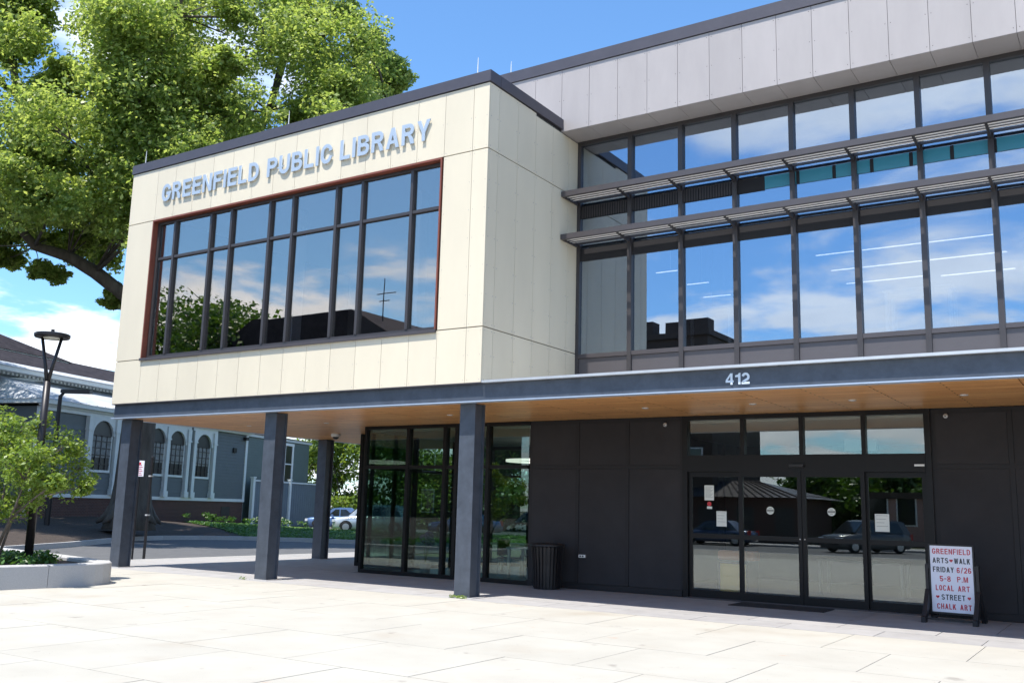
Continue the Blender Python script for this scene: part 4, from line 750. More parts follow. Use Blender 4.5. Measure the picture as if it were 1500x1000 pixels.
# ================================================================== BUILDINGS ACROSS THE STREET
def block(name, label, x0, x1, y0, y1, h, m, roof=None, winrows=3, wincols=6, chim=()):
    b = thing(name, label, 'building', ((x0 + x1) / 2, y1, 0)); w = x1 - x0; d = y1 - y0
    boxes('wall', [(-w / 2, w / 2, -d, 0, -.1, h)], m, b)
    if roof: mk('roof', lambda bm: prism(bm, [(-w / 2 - .4, h), (w / 2 + .4, h), (w / 2 - 3.5, h + roof), (-w / 2 + 3.5, h + roof)], -d - .3, .3, 'y'), MT['slate'], b)
    else: boxes('cornice', [(-w / 2 - .2, w / 2 + .2, -d, .25, h, h + .4)], MT['brown'], b)
    for r in range(winrows):
        for c in range(wincols):
            xx = -w / 2 + w * (c + .5) / wincols; zz_ = 1.2 + r * (h - 1.5) / winrows
            f = cbox('window', xx - .65, xx + .65, 0, .05, zz_, zz_ + 1.9, MT['white'], b); cbox('pane', -.55, .55, .03, .06, -.85, .85, MT['carglass'], f)
    for cx, cw_, ch in chim: boxes('chimney', [(cx - cw_ / 2, cx + cw_ / 2, -d * .4, -d * .4 + 1.2, h, h + ch)], m, b)
    return b
b1 = block('brick_block', 'gabled brown brick block across the street, mirrored low in the picture window', -55, -37, -52, -40, 14.6, MT['brown'], 2.2, 4, 7, ((3.2, .9, 2.4), (5.6, .6, 1.8)))
mk('antenna', lambda bm: (tube(bm, [(7.0, -2, 14.6), (7.0, -2, 19.5)], [.06, .04], 5), tube(bm, [(6.3, -2, 18.2), (8.2, -2, 18.2)], [.04, .04], 4), tube(bm, [(6.6, -2, 17.6), (7.6, -2, 17.6)], [.04, .04], 4)), MT['black'], b1)
block('brick_block', 'dark brick block with square chimney tops, mirrored at the foot of the curtain wall', -21.9, -14.0, -50, -40, 13.8, MT['brown'], None, 4, 3, ((-2.6, 2.2, 2.0), (1.2, 3.4, 1.8)))
pv = thing('pavilion', 'low dark brick pavilion with ribbed grey metal roof, mirrored in the entrance doors', 'building', (-10.8, -38.5, 0))
boxes('wall', [(-5.0, 3.0, -8, 0, -.1, 3.0)], MT['brickd'], pv)
boxes('plinth', [(-5.1, 3.1, -8, .05, -.1, .5)], MT['brown'], pv)
def pr_(bm):
    v = [bm.verts.new(p) for p in ((-6, .8, 2.8), (3.6, .8, 2.8), (3.6, -9, 2.8), (-6, -9, 2.8), (-5.6, -3.4, 3.95), (-.6, -3.4, 3.95))]
    for f in ((0, 1, 5, 4), (1, 2, 5), (2, 3, 4, 5), (3, 0, 4), (3, 2, 1, 0)): bm.faces.new([v[i] for i in f])
    for k in range(18):
        t = (k + .5) / 18; xa = -6 + 9.6 * t; xb = -5.6 + 5.0 * t; prism(bm, [(xa - .03, .8), (xa + .03, .8), (xb + .03, -4), (xb - .03, -4)], 0, .05, 'z') if False else tube(bm, [(xa, .8, 2.84), (xb, -3.4, 3.99)], [.04, .04], 4)
mk('metal_roof', pr_, MT['rail'], pv)
for k in range(3): cbox('door', -3.6 + 2.6 * k, -2.4 + 2.6 * k, -.02, .03, 0, 2.2, MT['winback'], pv)
block('shop_row', 'low pale pink shop building down the street, mirrored in the right hand door leaf', -5.5, 3.5, -58, -46, 3.0, MT['pink'], None, 1, 5)
# red brick house seen through the rear glazing
block('brick_block', 'low red brick building beyond the parking lot, seen through the glazed corner room', -26, -13, 62, 74, 6, MT['brick'], None, 2, 5)

# ================================================================== CARS
def car_mesh(L, W_, H, hood, suv):
    """stations along x (front at -L/2): (x, half width, sill z, belt z)"""
    bm = bmesh.new(); hl = L / 2; belt = H * .60
    prof = [(-hl, .72, .34, .50), (-hl + .08, .86, .22, .62 * H * .62 + .12), (-hl + .35, .96, .2, belt * .86), (-hl + .9, 1, .2, belt * .92), (-hl + hood, 1, .2, belt), (0, 1, .2, belt * 1.0), (hl - .9, 1, .2, belt * 1.02), (hl - .2, .97, .24, belt * 1.0), (hl, .86, .34, belt * .86)]
    rings = []
    for x, w, z0, zb in prof:
        hw = W_ / 2 * w
        rings.append([bm.verts.new(p) for p in ((x, -hw * .92, z0), (x, -hw, z0 + .15), (x, -hw * 1.0, zb * .8), (x, -hw * .93, zb), (x, 0, zb + .03), (x, hw * .93, zb), (x, hw, zb * .8), (x, hw, z0 + .15), (x, hw * .92, z0))])
    for r0, r1 in zip(rings, rings[1:]):
        for k in range(9): bm.faces.new((r0[k], r0[(k + 1) % 9], r1[(k + 1) % 9], r1[k]))
    bm.faces.new(rings[0]); bm.faces.new(rings[-1][::-1])
    me = fin(bm, 'body', True); return me, belt
def cabin(L, W_, H, hood, suv, belt, grow=0.0, z_cut=None, side_only=False):
    hl = L / 2; bm = bmesh.new(); rear = hl - (.12 if suv else .75); xs_ = [(-hl + hood - .15, belt - .02, .90), (-hl + hood + .55, H - .06, .76), (-hl + hood + 1.0, H, .74), (rear - .7, H, .74), (rear - (.3 if suv else .6), H - .07, .75), (rear, belt, .88)]
    rings = [[bm.verts.new((x, s * W_ / 2 * w, z)) for s in (-1, 1)] for x, z, w in xs_]; low = [[bm.verts.new((x, s * W_ / 2 * .93, belt - .04)) for s in (-1, 1)] for x, z, w in xs_]
    for a, b in zip(rings, rings[1:]): bm.faces.new((a[0], a[1], b[1], b[0]))
    for s in (0, 1):
        for i in range(len(xs_) - 1): bm.faces.new((rings[i][s], rings[i + 1][s], low[i + 1][s], low[i][s]))
    return bm
def wheelm(r):
    bm = bmesh.new(); lathe(bm, [(.001, -.11), (r * .62, -.11), (r * .95, -.10), (r, -.06), (r, .06), (r * .95, .10), (r * .62, .11), (.001, .11)], seg=22); me = fin(bm, 'tyre', True)
    bm = bmesh.new(); lathe(bm, [(.001, -.125), (r * .6, -.118), (r * .6, .118), (.001, .125)], seg=18); me2 = fin(bm, 'rim'); return me, me2
WH = wheelm(.34)
def car(label, loc, rz, colr, suv=True, L=4.6, W_=1.85, H=None, group=None):
    H = H or (1.68 if suv else 1.45); hood = 1.15 if suv else 1.25
    t = thing('parked_car', label, 'car', loc, rz, group)
    pm = mat('car_paint', colr, .25, metal=.35, spec=.7)
    me, belt = car_mesh(L, W_, H, hood, suv); link('body', me, pm, t)
    c = link('roof', fin(cabin(L, W_, H, hood, suv, belt), 'roof'), pm, t)
    hl = L / 2; rear = hl - (.12 if suv else .75)
    def gl(bm):
        for s in (-1, 1):
            for (xa, xb, xc, xd) in ((-hl + hood + .25, -hl + hood + .72, 0.02, 0.02), (.1, .1, rear - .75 if suv else rear - 1.0, rear - .45)):
                za, zb_ = belt + .04, H - .12; wl, wu = W_ / 2 * .925 + .012, W_ / 2 * .785 + .012
                p = [(xa, s * wl, za), (xd if xd > xc else xc, s * wl, za), (xc, s * wu, zb_), (xb, s * wu, zb_)]; q = [(x, y - s * .02, z) for x, y, z in p]
                vs = [bm.verts.new(v) for v in p + q]
                for f in ((0, 1, 2, 3), (7, 6, 5, 4), (0, 4, 5, 1), (1, 5, 6, 2), (2, 6, 7, 3), (3, 7, 4, 0)): bm.faces.new([vs[i] for i in f])
    mk('side_window', gl, MT['carglass'], t)
    def ws(bm):
        x0, x1 = -hl + hood - .14, -hl + hood + .52; vs = [bm.verts.new(p) for p in ((x0, -.78, belt + .03), (x0, .78, belt + .03), (x1, .66, H - .1), (x1, -.66, H - .1), (x0 + .03, -.78, belt + .01), (x0 + .03, .78, belt + .01), (x1 + .03, .66, H - .12), (x1 + .03, -.66, H - .12))]
        for f in ((0, 1, 2, 3), (7, 6, 5, 4), (0, 4, 5, 1), (1, 5, 6, 2), (2, 6, 7, 3), (3, 7, 4, 0)): bm.faces.new([vs[i] for i in f])
    o = mk('windscreen', ws, MT['carglass'], t); o.location.x = -.03; o.location.z = .02
    for sx_ in (-hl + .88, hl - .92):
        for sy_ in (-1, 1):
            w = link('wheel', WH[0], MT['tyre'], t, (sx_, sy_ * (W_ / 2 - .09), .34), (R(90), 0, 0)); link('rim', WH[1], MT['rim'], w)
            mk('wheel_arch', lambda bm: prism(bm, [(.40 * math.cos(math.pi * k / 10), .40 * math.sin(math.pi * k / 10)) for k in range(11)], -.012, .012, 'y'), MT['tyre'], t, (sx_, sy_ * (W_ / 2 - .01), .32))
    for sy_ in (-1, 1):
        cbox('headlight', -hl + .03, -hl + .2, sy_ * .68 - .2, sy_ * .68 + .2, belt * .62, belt * .62 + .15, MT['headl'], t); cbox('tail_light', hl - .16, hl + .005, sy_ * .74 - .12, sy_ * .74 + .12, belt * .7, belt * .7 + .3, MT['taill'], t)
        cbox('mirror', -hl + hood + .45, -hl + hood + .6, sy_ * (W_ / 2 + .07) - .08, sy_ * (W_ / 2 + .07) + .08, belt, belt + .14, pm, t)
    cbox('bumper', -hl - .01, -hl + .12, -.7, .7, .24, .42, MT['black'], t)
    return t
va = math.atan2(.5426, .8396)
car('white car parked beyond the lawn, nose showing between rear column and corner glass', (-28.9, 30.4, .02), va, (.62, .66, .72), True, 4.7)
car('blue grey car half hidden behind the white one beyond the lawn', (-34.4, 33.4, .02), va + .1, (.12, .2, .38), False, 4.4)
car('dark blue car seen through the storefront beside the front column', (-24.2, 33.5, .02), va + .05, (.05, .12, .3), False, 4.5)
car('tan car seen through the right storefront pane', (-16.2, 33.2, .02), va + 1.2, (.2, .17, .12), True, 4.7)
car('white pickup height car at the back of the lot, seen through the storefront', (-14.5, 41, .02), va, (.6, .6, .6), True, 5.0)
car('dark red car parked across the street, mirrored left in the doors', (-16.5, -32.8, -.12), 0.0, (.16, .03, .03), False, group=None)
car('dark blue car mirrored in the centre door leaves', (-10.9, -32.8, -.12), 0.0, (.05, .07, .12), False)
car('grey car with bright headlights mirrored in the right hand door leaf', (-1.9, -30.5, -.12), R(-53), (.09, .095, .1), True)
car('silver car parked farther along the street, left of the pavilion', (-21, -29, -.12), 0, (.35, .36, .38), True)
car('white car parked far left on the street', (-38, -29, -.12), 0, (.6, .6, .6), True)

# ================================================================== PLANTER, LAMPS, POSTS
pl = thing('granite_planter', 'low curved grey granite planter edge at left with leafy ground cover', 'planter', (-9, -4, 0))
OP = [(-7.2, -14), (-7.0, -9.5), (-6.86, -6.5), (-6.80, -4.96), (-6.69, -4.14), (-6.65, -3.45), (-6.67, -3.2), (-6.73, -2.98), (-6.83, -2.79), (-6.97, -2.64), (-7.14, -2.54), (-7.35, -2.47), (-8.2, -2.25), (-10, -1.9), (-14, -1.3)]
IP = []
for i, p in enumerate(OP):
    a = Vector(OP[max(0, i - 1)]); b = Vector(OP[min(len(OP) - 1, i + 1)]); d = (b - a).normalized(); n = Vector((-d.y, d.x)); IP.append((p[0] + n.x * .30, p[1] + n.y * .30))
PZ = (0, .415)
def gblock(idx):
    def f(bm):
        for i, j in zip(idx, idx[1:]):
            a, b, c, d = OP[i], OP[j], IP[j], IP[i]; e = .004
            def lp(p, q, t): return (p[0] + (q[0] - p[0]) * t - pl.location.x, p[1] + (q[1] - p[1]) * t - pl.location.y)
            t0 = .006 if i == idx[0] else 0; t1 = .994 if j == idx[-1] else 1
            q = [lp(a, b, t0), lp(a, b, t1), lp(d, c, t1), lp(d, c, t0)]
            v = [bm.verts.new((x, y, 0)) for x, y in q] + [bm.verts.new((x, y, PZ[1] - .02)) for x, y in q]
            ctr = [((q[0][0] * .94 + q[3][0] * .06), (q[0][1] * .94 + q[3][1] * .06)), ((q[1][0] * .94 + q[2][0] * .06), (q[1][1] * .94 + q[2][1] * .06)), ((q[2][0] * .94 + q[1][0] * .06), (q[2][1] * .94 + q[1][1] * .06)), ((q[3][0] * .94 + q[0][0] * .06), (q[3][1] * .94 + q[0][1] * .06))]
            w = [bm.verts.new((x, y, PZ[1])) for x, y in ctr]
            for k in (0, 2): bm.faces.new((v[k], v[(k + 1) % 4], v[4 + (k + 1) % 4], v[4 + k])); bm.faces.new((v[4 + k], v[4 + (k + 1) % 4], w[(k + 1) % 4], w[k]))
            if i == idx[0]: bm.faces.new((v[3], v[0], v[4], v[7])); bm.faces.new((v[7], v[4], w[0], w[3]))
            if j == idx[-1]: bm.faces.new((v[1], v[2], v[6], v[5])); bm.faces.new((v[5], v[6], w[2], w[1]))
            bm.faces.new(w)
        bmesh.ops.remove_doubles(bm, verts=bm.verts, dist=.0005)
    mk('granite_block', f, MT['granite'], pl)
for idx in ([0, 1, 2], [2, 3, 4], [4, 5, 6, 7, 8, 9, 10, 11], [11, 12, 13], [13, 14]): gblock(idx)
mk('soil', lambda bm: bm.faces.new([bm.verts.new((x + 9, y + 4, .34)) for x, y in IP] + [bm.verts.new((-5, -10, .34))]), MT['soil'], pl)
# ground cover leaves
rg = random.Random(9); cs_, rs_ = [], []
for k in range(150):
    t = rg.random(); x = rg.uniform(-11.5, -7.15); y = rg.uniform(-7.5, -2.85)
    if y > -3.4 and x > -7.6: continue
    cs_.append((x, y, .42)); rs_.append(rg.uniform(.16, .26))
gc = link('ground_cover', leafmesh('ground_cover', cs_, rs_, 60, .10, 4, .3, .75), MT['leafD']); stuff(tag(gc, 'low glossy ground cover leaves filling the granite planter', 'plants')); 
fcs, frs = [], []
for k in range(60):
    t_, s_ = rg.uniform(0, 13), rg.uniform(-2.6, -1.2) if k % 3 else rg.uniform(-4.5, -1.2)
    if s_ < -1.7 and t_ < 3: continue
    q = Vector((-34.96, 18.14, 0)) + D * t_ + N_ * s_; fcs.append((q.x, q.y, (.92 - .045 * max(0, t_)) + rg.uniform(-.1, .15))); frs.append(rg.uniform(.15, .32))
fp = link('foundation_plants', leafmesh('foundation_plants', fcs, frs, 30, .13, 14, .2, .6), MT['leafB']); stuff(tag(fp, 'low leafy plants growing along the brick foundation of the old house', 'plants'))
lcs, lrs = [], []
for k in range(1500):
    i = rg.choice((8, 9, 10, 11)); f_ = rg.random(); a_ = Vector(CP[i]).lerp(Vector(CP[i + 1]), f_); d_ = (a_ - Vector((Qx, Qy))).normalized(); s_ = .4 + rg.random() ** 1.3 * 13
    hf = 1 if i < 7 else max(.10, 1 - (i + f_ - 6) * .24); q = a_ + d_ * s_; lcs.append((q.x, q.y, .06 + .82 * hf * min(1, (s_ / 8) ** .8))); lrs.append(.22)
lg = link('grass', leafmesh('grass', lcs, lrs, 16, .12, 15, .2, .4), MT['leafD']); stuff(tag(lg, 'short sunlit lawn grass on the island beside the drive', 'grass'))
# small multi stem tree in the planter
sb = []
rg = random.Random(31)
for (x, y, z, r) in [(-8.5, -4.4, 2.9, .42), (-8.0, -4.6, 2.6, .45), (-7.4, -4.4, 2.45, .4), (-8.3, -4.0, 2.3, .45), (-7.1, -4.7, 2.1, .4), (-7.7, -4.2, 1.95, .45), (-6.9, -4.3, 1.95, .34), (-7.0, -4.5, 2.45, .3), (-8.4, -4.8, 1.9, .5), (-8.9, -4.3, 2.4, .55), (-9.4, -4.4, 2.2, .6), (-7.3, -4.1, 1.65, .35), (-8.0, -4.4, 1.45, .4), (-9.0, -4.6, 1.6, .5), (-9.6, -4.3, 2.9, .5), (-8.9, -4.2, 3.1, .4), (-7.9, -4.3, 2.95, .3), (-6.62, -4.25, 1.92, .2), (-8.55, -3.5, 3.1, .4), (-8.25, -3.1, 2.75, .42), (-8.05, -2.8, 2.3, .4), (-8.3, -3.1, 1.9, .4), (-8.6, -3.6, 1.5, .4), (-8.5, -3.5, 2.3, .5), (-8.9, -4.1, 2.8, .45), (-8.9, -4.0, 1.8, .45), (-7.8, -2.9, 1.9, .22), (-8.0, -3.3, 2.6, .35)]: sb.append((x, y, z, r))
tree('serviceberry_tree', 'small light green multi stemmed tree growing in the granite planter around the lamp post', (-8.2, -4.4, .33),
     [((0, 0, 0), .05), ((.05, 0, .8), .035), ((.2, .0, 1.5), .02)],
     [[((0, 0, .05), .035), ((.5, 0, .9), .026), ((.95, -.05, 1.6), .012)], [((-.1, 0, .0), .035), ((-.35, .1, 1.0), .026), ((-.55, .1, 2.0), .012)], [((0, .1, 0), .03), ((.15, .3, 1.1), .02), ((.3, .3, 2.0), .01)], [((-.3, 0, 0), .03), ((-.9, 0, 1.2), .02), ((-1.1, .0, 2.2), .01)]],
     sb, 30, .08, 6, MT['leafC'], MT['twig'], clump=14, cs=(.35, .7), bm_seg=6)
# ring lamp
lp = thing('street_lamp', 'tall black lamp post with forked arms and round disc head, standing in the planter', 'street lamp', (-8.3, -3.6, .33))
mk('pole', lambda bm: (tube(bm, [(0, 0, 0), (0, 0, 2.2), (0, 0, 3.65)], [.085, .078, .07], 12), lathe(bm, [(.001, 0), (.13, 0), (.13, .04), (.08, .07), (.001, .07)])), MT['blackpole'], lp, smooth=True)
ax_ = Vector((.84, .54, 0))
for s in (-1, 1): mk('arm', lambda bm: tube(bm, [(0, 0, 3.6), tuple(ax_ * s * .07 + Vector((0, 0, 3.95))), tuple(ax_ * s * .2 + Vector((0, 0, 4.55)))], [.045, .035, .03], 8), MT['blackpole'], lp, smooth=True)
mk('lamp_head', lambda bm: lathe(bm, [(.001, 0), (.33, 0), (.345, .03), (.345, .075), (.32, .09), (.001, .10)], seg=36), MT['blackpole'], lp, (0, 0, 4.55))
mk('lens', lambda bm: lathe(bm, [(.001, -.012), (.15, -.012), (.17, .002), (.001, .003)], seg=24), MT['ceil'], lp, (0, 0, 4.547))
mk('photocell', lambda bm: lathe(bm, [(.001, 0), (.035, 0), (.035, .08), (.001, .085)], seg=12), MT['blackpole'], lp, (0, 0, 4.65))
l2 = thing('street_lamp', 'farther dark lamp post with single flat head, behind the forked lamp', 'street lamp', (-28.4, 9.13, .02))
mk('pole', lambda bm: tube(bm, [(0, 0, 0), (0, 0, 5.95)], [.12, .08], 10), MT['blackpole'], l2)
mk('lamp_head', lambda bm: (bx(bm, .05, 1.3, -.16, .16, 6.05, 6.2), tube(bm, [(0, 0, 5.9), (.15, 0, 6.1), (.3, 0, 6.15)], [.07, .06, .05], 8)), MT['blackpole'], l2, rot=(0, 0, R(33)))
# permit parking sign and second post
sp = thing('parking_sign', 'small white and red parking sign on a thin dark post beside the left steel column', 'sign', (-13.75, 2.75, -.1))
mk('post', lambda bm: tube(bm, [(0, 0, 0), (0, 0, 2.9)], [.028, .028], 8), MT['blackpole'], sp)
pb = boxes('sign_plate', [(-.115, .14, -.045, -.035, 2.40, 2.85)], MT['signwhite'], sp, rot=(0, 0, R(25)))
boxes('red_lettering', [(-.09, -.02, -.049, -.0455, 2.80, 2.83)] + [(-.09, .10 - .03 * (k % 2), -.049, -.0455, 2.44 + .055 * k, 2.455 + .055 * k) for k in range(6)] + [(-.02, .04, -.049, -.0455, 2.74, 2.80)], MT['signred'], pb)
tp = thing('bollard_post', 'thin dark post with small cap at the sidewalk edge, right of the parking sign', 'post', (-13.5, 2.95, 0))
mk('post', lambda bm: tube(bm, [(0, 0, 0), (0, 0, 2.85), (0, 0, 2.9)], [.04, .04, .02], 10), MT['blackpole'], tp)
for z in (1.2, 2.3): boxes('clamp', [(-.05, .05, -.05, .05, z, z + .04)], MT['blade'], tp)

# ================================================================== THINGS AT THE FRONT
# swing message board
sg = thing('message_board', 'white swing message board with red and black letters in a black frame by the doors', 'sign', (7.61, 2.93, 0), R(-4))
bw, z0, z1 = .66, .16, 1.235
bd = boxes('board', [(-bw / 2, bw / 2, -.03, .03, z0, z1)], MT['signwhite'], sg, bev=.004)
boxes('board_frame', [(-bw / 2 - .025, -bw / 2, -.035, .035, z0 - .02, z1 + .02), (bw / 2, bw / 2 + .025, -.035, .035, z0 - .02, z1 + .02), (-bw / 2, bw / 2, -.035, .035, z0 - .03, z0), (-bw / 2, bw / 2, -.035, .035, z1, z1 + .02)], MT['black'], sg)
for s in (-1, 1):
    X = s * (bw / 2 + .06)
    def leg(bm, X=X):
        prism(bm, [(-.035, .30), (.035, .30), (.05, .93), (-.05, .93)], X - .025, X + .025, 'x')
        for q in (-1, 1):
            prism(bm, [(q * .0, .46), (q * .05, .52), (q * .34, .10), (q * .40, .09), (q * .40, .0), (q * .27, .0), (q * .22, .1), (q * .0, .34)], X - .035, X + .035, 'x')
    mk('leg', leg, MT['black'], sg)
for y_ in (-.27, .24): boxes('crossbar', [(-.39, .39, y_, y_ + .03, .05, .08)], MT['black'], sg)
boxes('pivot_knob', [(-.40, -.33, -.045, .02, .86, .92), (.33, .40, -.045, .02, .86, .92)], MT['black'], sg)
def heart(bm, cx, cz, r):
    pts = [(cx + r * .0625 * 16 * math.sin(t) ** 3, cz + r * .0625 * (13 * math.cos(t) - 5 * math.cos(2 * t) - 2 * math.cos(3 * t) - math.cos(4 * t))) for t in [2 * math.pi * k / 20 for k in range(20)]]
    prism(bm, pts, -.0345, -.0305, 'y')
lh = .088; pitch = .148
lines = [[('GREENFIELD', -.29, .30, 'r')], [('ARTS', -.29, -.045, 'k'), ('<3', 0, 0, 'r'), ('WALK', .045, .29, 'k')], [('FRIDAY', -.29, .035, 'k'), ('6/26', .08, .30, 'r')], [('5-8', -.19, -.02, 'r'), ('P.M', .08, .245, 'r')], [('LOCAL', -.26, .02, 'r'), ('ART', .085, .265, 'r')], [('<3', -.235, 0, 'r'), ('STREET', -.175, .19, 'k'), ('<3', .25, 0, 'r')], [('CHALK', -.25, .04, 'r'), ('ART', .105, .28, 'r')]]
for i, ln in enumerate(lines):
    zb = z1 - .135 - i * pitch
    for txt, xa, xb, c in ln:
        m_ = MT['signred'] if c == 'r' else MT['signblack']
        if txt == '<3': mk('heart', lambda bm: heart(bm, xa, zb + .045, .028), m_, bd); continue
        word(bd, txt, xa, xb, lh, m_, zb, .17, .155, extr=.0015, y=-.0325)
# trash bin
tb = thing('trash_bin', 'black slatted steel litter bin beside the corner window', 'bin', (-.46, 3.36, 0))
mk('liner', lambda bm: lathe(bm, [(.001, .03), (.26, .03), (.30, .86), (.001, .86)], seg=28), MT['black'], tb)
mk('rim', lambda bm: lathe(bm, [(.30, .86), (.365, .88), (.375, .91), (.36, .94), (.29, .95), (.28, .90)], seg=36), MT['black'], tb, smooth=True)
mk('lid', lambda bm: lathe(bm, [(.001, .93), (.14, .93), (.29, .952), (.29, .90), (.001, .90)], seg=28), MT['blackpole'], tb)
mk('base_ring', lambda bm: lathe(bm, [(.001, .0), (.28, .0), (.29, .06), (.001, .06)], seg=28), MT['black'], tb)
SLM = None
for k in range(26):
    a = 2 * math.pi * k / 26
    if SLM is None:
        bm = bmesh.new(); prism(bm, [(.285, .03), (.305, .5), (.345, .88), (.357, .88), (.318, .5), (.298, .03)], -.024, .024, 'y')
        for v in bm.verts: v.co = Vector((v.co.x, v.co.y, v.co.z))
        SLM = fin(bm, 'slat')
    link('slat', SLM, MT['blackpole'], tb, (0, 0, 0), (0, 0, a))
mtb = boxes('door_mat', [(3.75, 5.5, 2.86, 3.6, .0015, .014)], MT['mat_r']); tag(mtb, 'black rubber mat lying before the centre doors', 'mat')
# wall fittings
ov = boxes('outlet_cover', [(.045, .20, YG - .03, YG + .016, .665, .725)], MT['white']); tag(ov, 'small white outdoor outlet cover low on the charcoal wall', 'outlet')
boxes('socket', [(.07, .11, YG - .034, YG - .0305, .68, .71), (.13, .17, YG - .034, YG - .0305, .68, .71)], MT['black'], ov)
for x, z, lab in ((2.08, 3.47, 'small silver ball camera on the charcoal wall left of the entrance'), (7.50, 3.49, 'small silver ball camera on the charcoal wall right of the entrance')):
    c = thing('ball_camera', lab, 'camera', (x, YG, z), 0, 'ball cameras beside the entrance')
    mk('ball', lambda bm: bmesh.ops.create_uvsphere(bm, u_segments=16, v_segments=10, radius=.042), MT['blade'], c, (0, -.05, 0), smooth=True)
    boxes('bracket', [(-.015, .015, -.02, .02, -.01, .06)], MT['frame'], c); boxes('lens', [(-.012, .012, -.096, -.088, -.016, .004)], MT['black'], c)
dc = thing('dome_camera', 'white dome camera under the wood soffit left of the corner window', 'camera', (-8.86, 5.54, 3.64))
mk('housing', lambda bm: lathe(bm, [(.001, 0), (.13, 0), (.14, -.03), (.12, -.09), (.001, -.09)], seg=24), MT['white'], dc, smooth=False)
mk('lens_dome', lambda bm: lathe(bm, [(.001, -.088), (.09, -.088), (.08, -.13), (.04, -.155), (.001, -.16)], seg=20), MT['black'], dc, smooth=True)
# weeds at the front column
for (x, y, lab, nn) in ((-.42, .14, 'tuft of bright weeds at the foot of the front right column', 9), (-6.2, .12, 'few small weeds at the foot of the middle column', 3)):
    rgw = random.Random(int(nn)); w = link('weeds', leafmesh('weeds', [(rgw.uniform(-.2, .2), rgw.uniform(-.05, .03), .02) for _ in range(nn)], [.045] * nn, 14, .04, 8, .2, .9), MT['leafC'], None, (x, y, 0)); tag(w, lab, 'weeds')
# notices on the doors
def notice(x0, x1, z0, z1, y, label, lines_, m=MT['paper'], style=0):
    o = boxes('notice', [(-(x1 - x0) / 2, (x1 - x0) / 2, -.002, .002, -(z1 - z0) / 2, (z1 - z0) / 2)], m, None, ((x0 + x1) / 2, y, (z0 + z1) / 2)); tag(o, label, 'notice')
    w, h = x1 - x0, z1 - z0
    if lines_: boxes('print', [(-w * .4, w * (.4 - .12 * (k % 3)), -.0035, -.0022, h * .42 - k * h * .8 / lines_ - h * .02, h * .42 - k * h * .8 / lines_) for k in range(lines_)], MT['ink'], o)
    return o
notice(2.90, 3.10, 1.93, 2.23, YG + .045, 'cream paper notice of dense text, topmost on the far left door leaf', 10)
notice(3.15, 3.36, 1.42, 1.72, YG + .045, 'white paper notice at the right edge of the far left door leaf', 4)
notice(6.20, 6.45, 1.42, 1.74, YG + .045, 'white paper notice on the far right door leaf', 4)
st = mk('no_smoking_sticker', lambda bm: lathe(bm, [(.001, 0), (.045, 0), (.045, .003), (.001, .003)], seg=20), MT['redink'], None, (3.0, YG + .045, 1.86), (R(90), 0, 0)); tag(st, 'round red no smoking sticker under the dense notice', 'sticker')
o = notice(2.95, 3.06, 1.76, 1.81, YG + .045, 'tiny white label under the red no smoking sticker', 2)
for x, lab in ((4.275, 'round white decal with dark band on the left sliding door'), (5.44, 'round white decal with dark band on the right sliding door')):
    o = mk('door_decal', lambda bm: lathe(bm, [(.001, 0), (.075, 0), (.075, .003), (.001, .003)], seg=28), MT['paper'], None, (x, YG - .034, 1.755), (R(90), 0, 0)); tag(o, lab, 'decal', 'round decals on the sliding doors')
    boxes('band', [(-.07, .07, -.02, .02, .0032, .005)], MT['ink'], o); boxes('print', [(-.035, .035, .035, .045, .0032, .005), (-.03, .03, -.045, -.035, .0032, .005)], MT['ink'], o)

# ================================================================== INTERIOR
def table(label, x, y, w, d, h, m, z=0.012, grp=None):
    t = thing('table', label, 'table', (x, y, z), 0, grp); boxes('tabletop', [(-w / 2, w / 2, -d / 2, d / 2, h - .04, h)], m, t)
    for a in (-1, 1):
        for b in (-1, 1): cbox('leg', a * (w / 2 - .06) - .03, a * (w / 2 - .06) + .03, b * (d / 2 - .06) - .03, b * (d / 2 - .06) + .03, 0, h - .04, m, t)
    return t
def chair(label, x, y, rz, m, grp=None, z=0.012):
    t = thing('chair', label, 'chair', (x, y, z), rz, grp)
    boxes('seat', [(-.22, .22, -.22, .22, .43, .47)], m, t, bev=.01); boxes('backrest', [(-.22, .22, .19, .23, .5, .88)], m, t, bev=.01)
    for a in (-1, 1):
        for b in (-1, 1): mk('leg', lambda bm: tube(bm, [(a * .18, b * .18, .43), (a * .22, b * .22, 0)], [.012, .012], 6), MT['blade'], t)
    return t
table('round cornered pale table inside the corner room', -2.2, 5.6, 1.1, .75, .74, MT['white'])
table('second pale table deeper in the corner room', -3.9, 7.3, 1.2, .75, .74, MT['white'])
chair('black chair drawn up at the pale table behind the right storefront pane', -1.55, 5.2, R(150), MT['black'])
chair('red upholstered chair at the far side of the pale table', -1.5, 6.4, R(20), MT['redchair'])
chair('black chair turned left of the pale table', -2.95, 5.7, R(80), MT['black'])
chair('black chair at the deeper table', -3.2, 7.0, R(-60), MT['black'])
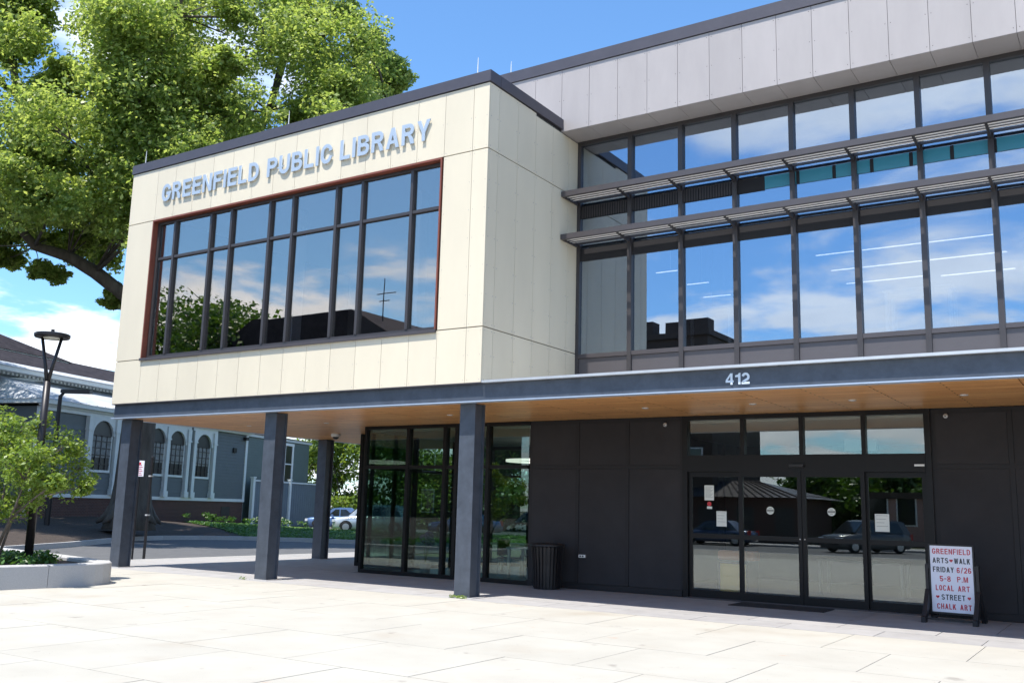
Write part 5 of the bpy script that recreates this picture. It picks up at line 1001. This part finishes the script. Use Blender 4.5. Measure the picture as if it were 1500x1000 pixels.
for x, y, z, r, lab in ((-1.9, 6.6, 2.85, .62, 'glowing ring pendant nearer the right storefront pane'), (-3.4, 7.6, 2.95, .8, 'larger glowing ring pendant deeper in the corner room')):
    p = thing('ring_pendant', lab, 'pendant lamp', (x, y, z), 0, 'ring pendants in the corner room')
    def tor(bm, rr=.02):
        rings = []
        for k in range(40):
            a = 2 * math.pi * k / 40; rings.append([bm.verts.new(((r + dx) * math.cos(a), (r + dx) * math.sin(a), dz)) for dx, dz in ((-.02, -.03), (.02, -.03), (.02, .03), (-.02, .03))])
        for k in range(40):
            for j in range(4): bm.faces.new((rings[k][j], rings[k][(j + 1) % 4], rings[(k + 1) % 40][(j + 1) % 4], rings[(k + 1) % 40][j]))
    mk('ring', tor, MT['lamp'], p)
    for k in range(3):
        a = k * 2.1; mk('cable', lambda bm: tube(bm, [(r * math.cos(a), r * math.sin(a), 0), (0, 0, 3.5 - z)], [.004, .004], 4), MT['black'], p)
ag = thing('potted_flower', 'lilac ball flowers on thin stems in a pot behind the left storefront', 'flowers', (-4.65, 4.5, .012))
mk('pot', lambda bm: lathe(bm, [(.001, 0), (.11, 0), (.15, .28), (.001, .28)], seg=18), MT['granite'], ag)
for k, (dx, dy, h) in enumerate(((-.05, 0, .86), (.1, .03, .80), (.02, .08, .93))):
    mk('stem', lambda bm: tube(bm, [(0, 0, .25), (dx * .6, dy * .6, h * .7), (dx, dy, h)], [.008, .007, .005], 5), MT['leafD'], ag)
    link('blossom', leafmesh('blossom', [(dx, dy, h)], [.12], 220, .05, k, .6, 1), MT['flower'], ag)
# upper room
for y, x0, x1 in ((8.17, 4.11, 8.1), (9.81, 4.05, 8.1), (11.41, 4.03, 6.05), (11.6, 6.38, 8.1), (8.0, -1.6, .57), (9.6, -1.6, .8), (11.3, -1.6, .8)):
    o = boxes('ceiling_light', [(x0, x1, y - .012, y + .012, 7.9, 7.92)], MT['ledline']); tag(o, {8.17: 'nearest long white line light seen through the lower curtain wall', 9.81: 'middle long white line light seen through the lower curtain wall', 11.41: 'rear short white line light left of its pair', 11.6: 'rear short white line light right of its pair', 8.0: 'nearest of the short line lights at the left end of the curtain wall', 9.6: 'middle of the short line lights at the left end', 11.3: 'rear of the short line lights at the left end'}[y], 'ceiling light', 'line lights in the upper reading room')
    boxes('suspension', [(x, x + .006, y - .003, y + .003, 7.92, 9.95) for x in (x0 + .2, x1 - .2)], MT['blade'], o)
o = boxes('ceiling_light', [(3.2, 7.6, 6.0, 6.04, 9.5, 9.53)], MT['ledline']); tag(o, 'long faint line light high in the upper row of the curtain wall', 'ceiling light'); boxes('suspension', [(x, x + .006, 6.017, 6.023, 9.53, 9.95) for x in (3.4, 7.4)], MT['blade'], o)
table('white table by the curtain wall, fifth bay', 7.04, 4.62, 1.25, .7, 1.25, MT['white'], 4.75)
table('white table by the curtain wall, second bay', 2.78, 4.62, 1.2, .7, 1.25, MT['white'], 4.75)
# lobby things
cr_ = thing('book_crate', 'black framed crate with amber panels inside the far left door leaf', 'crate', (3.45, 4.25, .012))
boxes('frame', [(-.32, -.27, -.3, .3, 0, .75), (.27, .32, -.3, .3, 0, .75), (-.27, .27, -.3, .3, 0, .06), (-.27, .27, -.3, .3, .69, .75)], MT['black'], cr_); boxes('panel', [(-.27, .27, -.26, .26, .06, .69)], MT['amber'], cr_)
o = boxes('folded_cloth', [(3.1, 3.85, 4.05, 4.45, .765, .95)], MT['orange'], bev=.03); tag(o, 'terracotta cloth heaped on the crate inside the doors', 'cloth')
table('grey reading desk in the lobby', 5.2, 7.2, 1.8, .8, .75, MT['inwall'])
o = boxes('exit_light_box', [(5.1, 5.75, 6.3, 6.4, 3.05, 3.3)], MT['white']); tag(o, 'white box fitting hanging behind the third transom pane', 'light fitting')
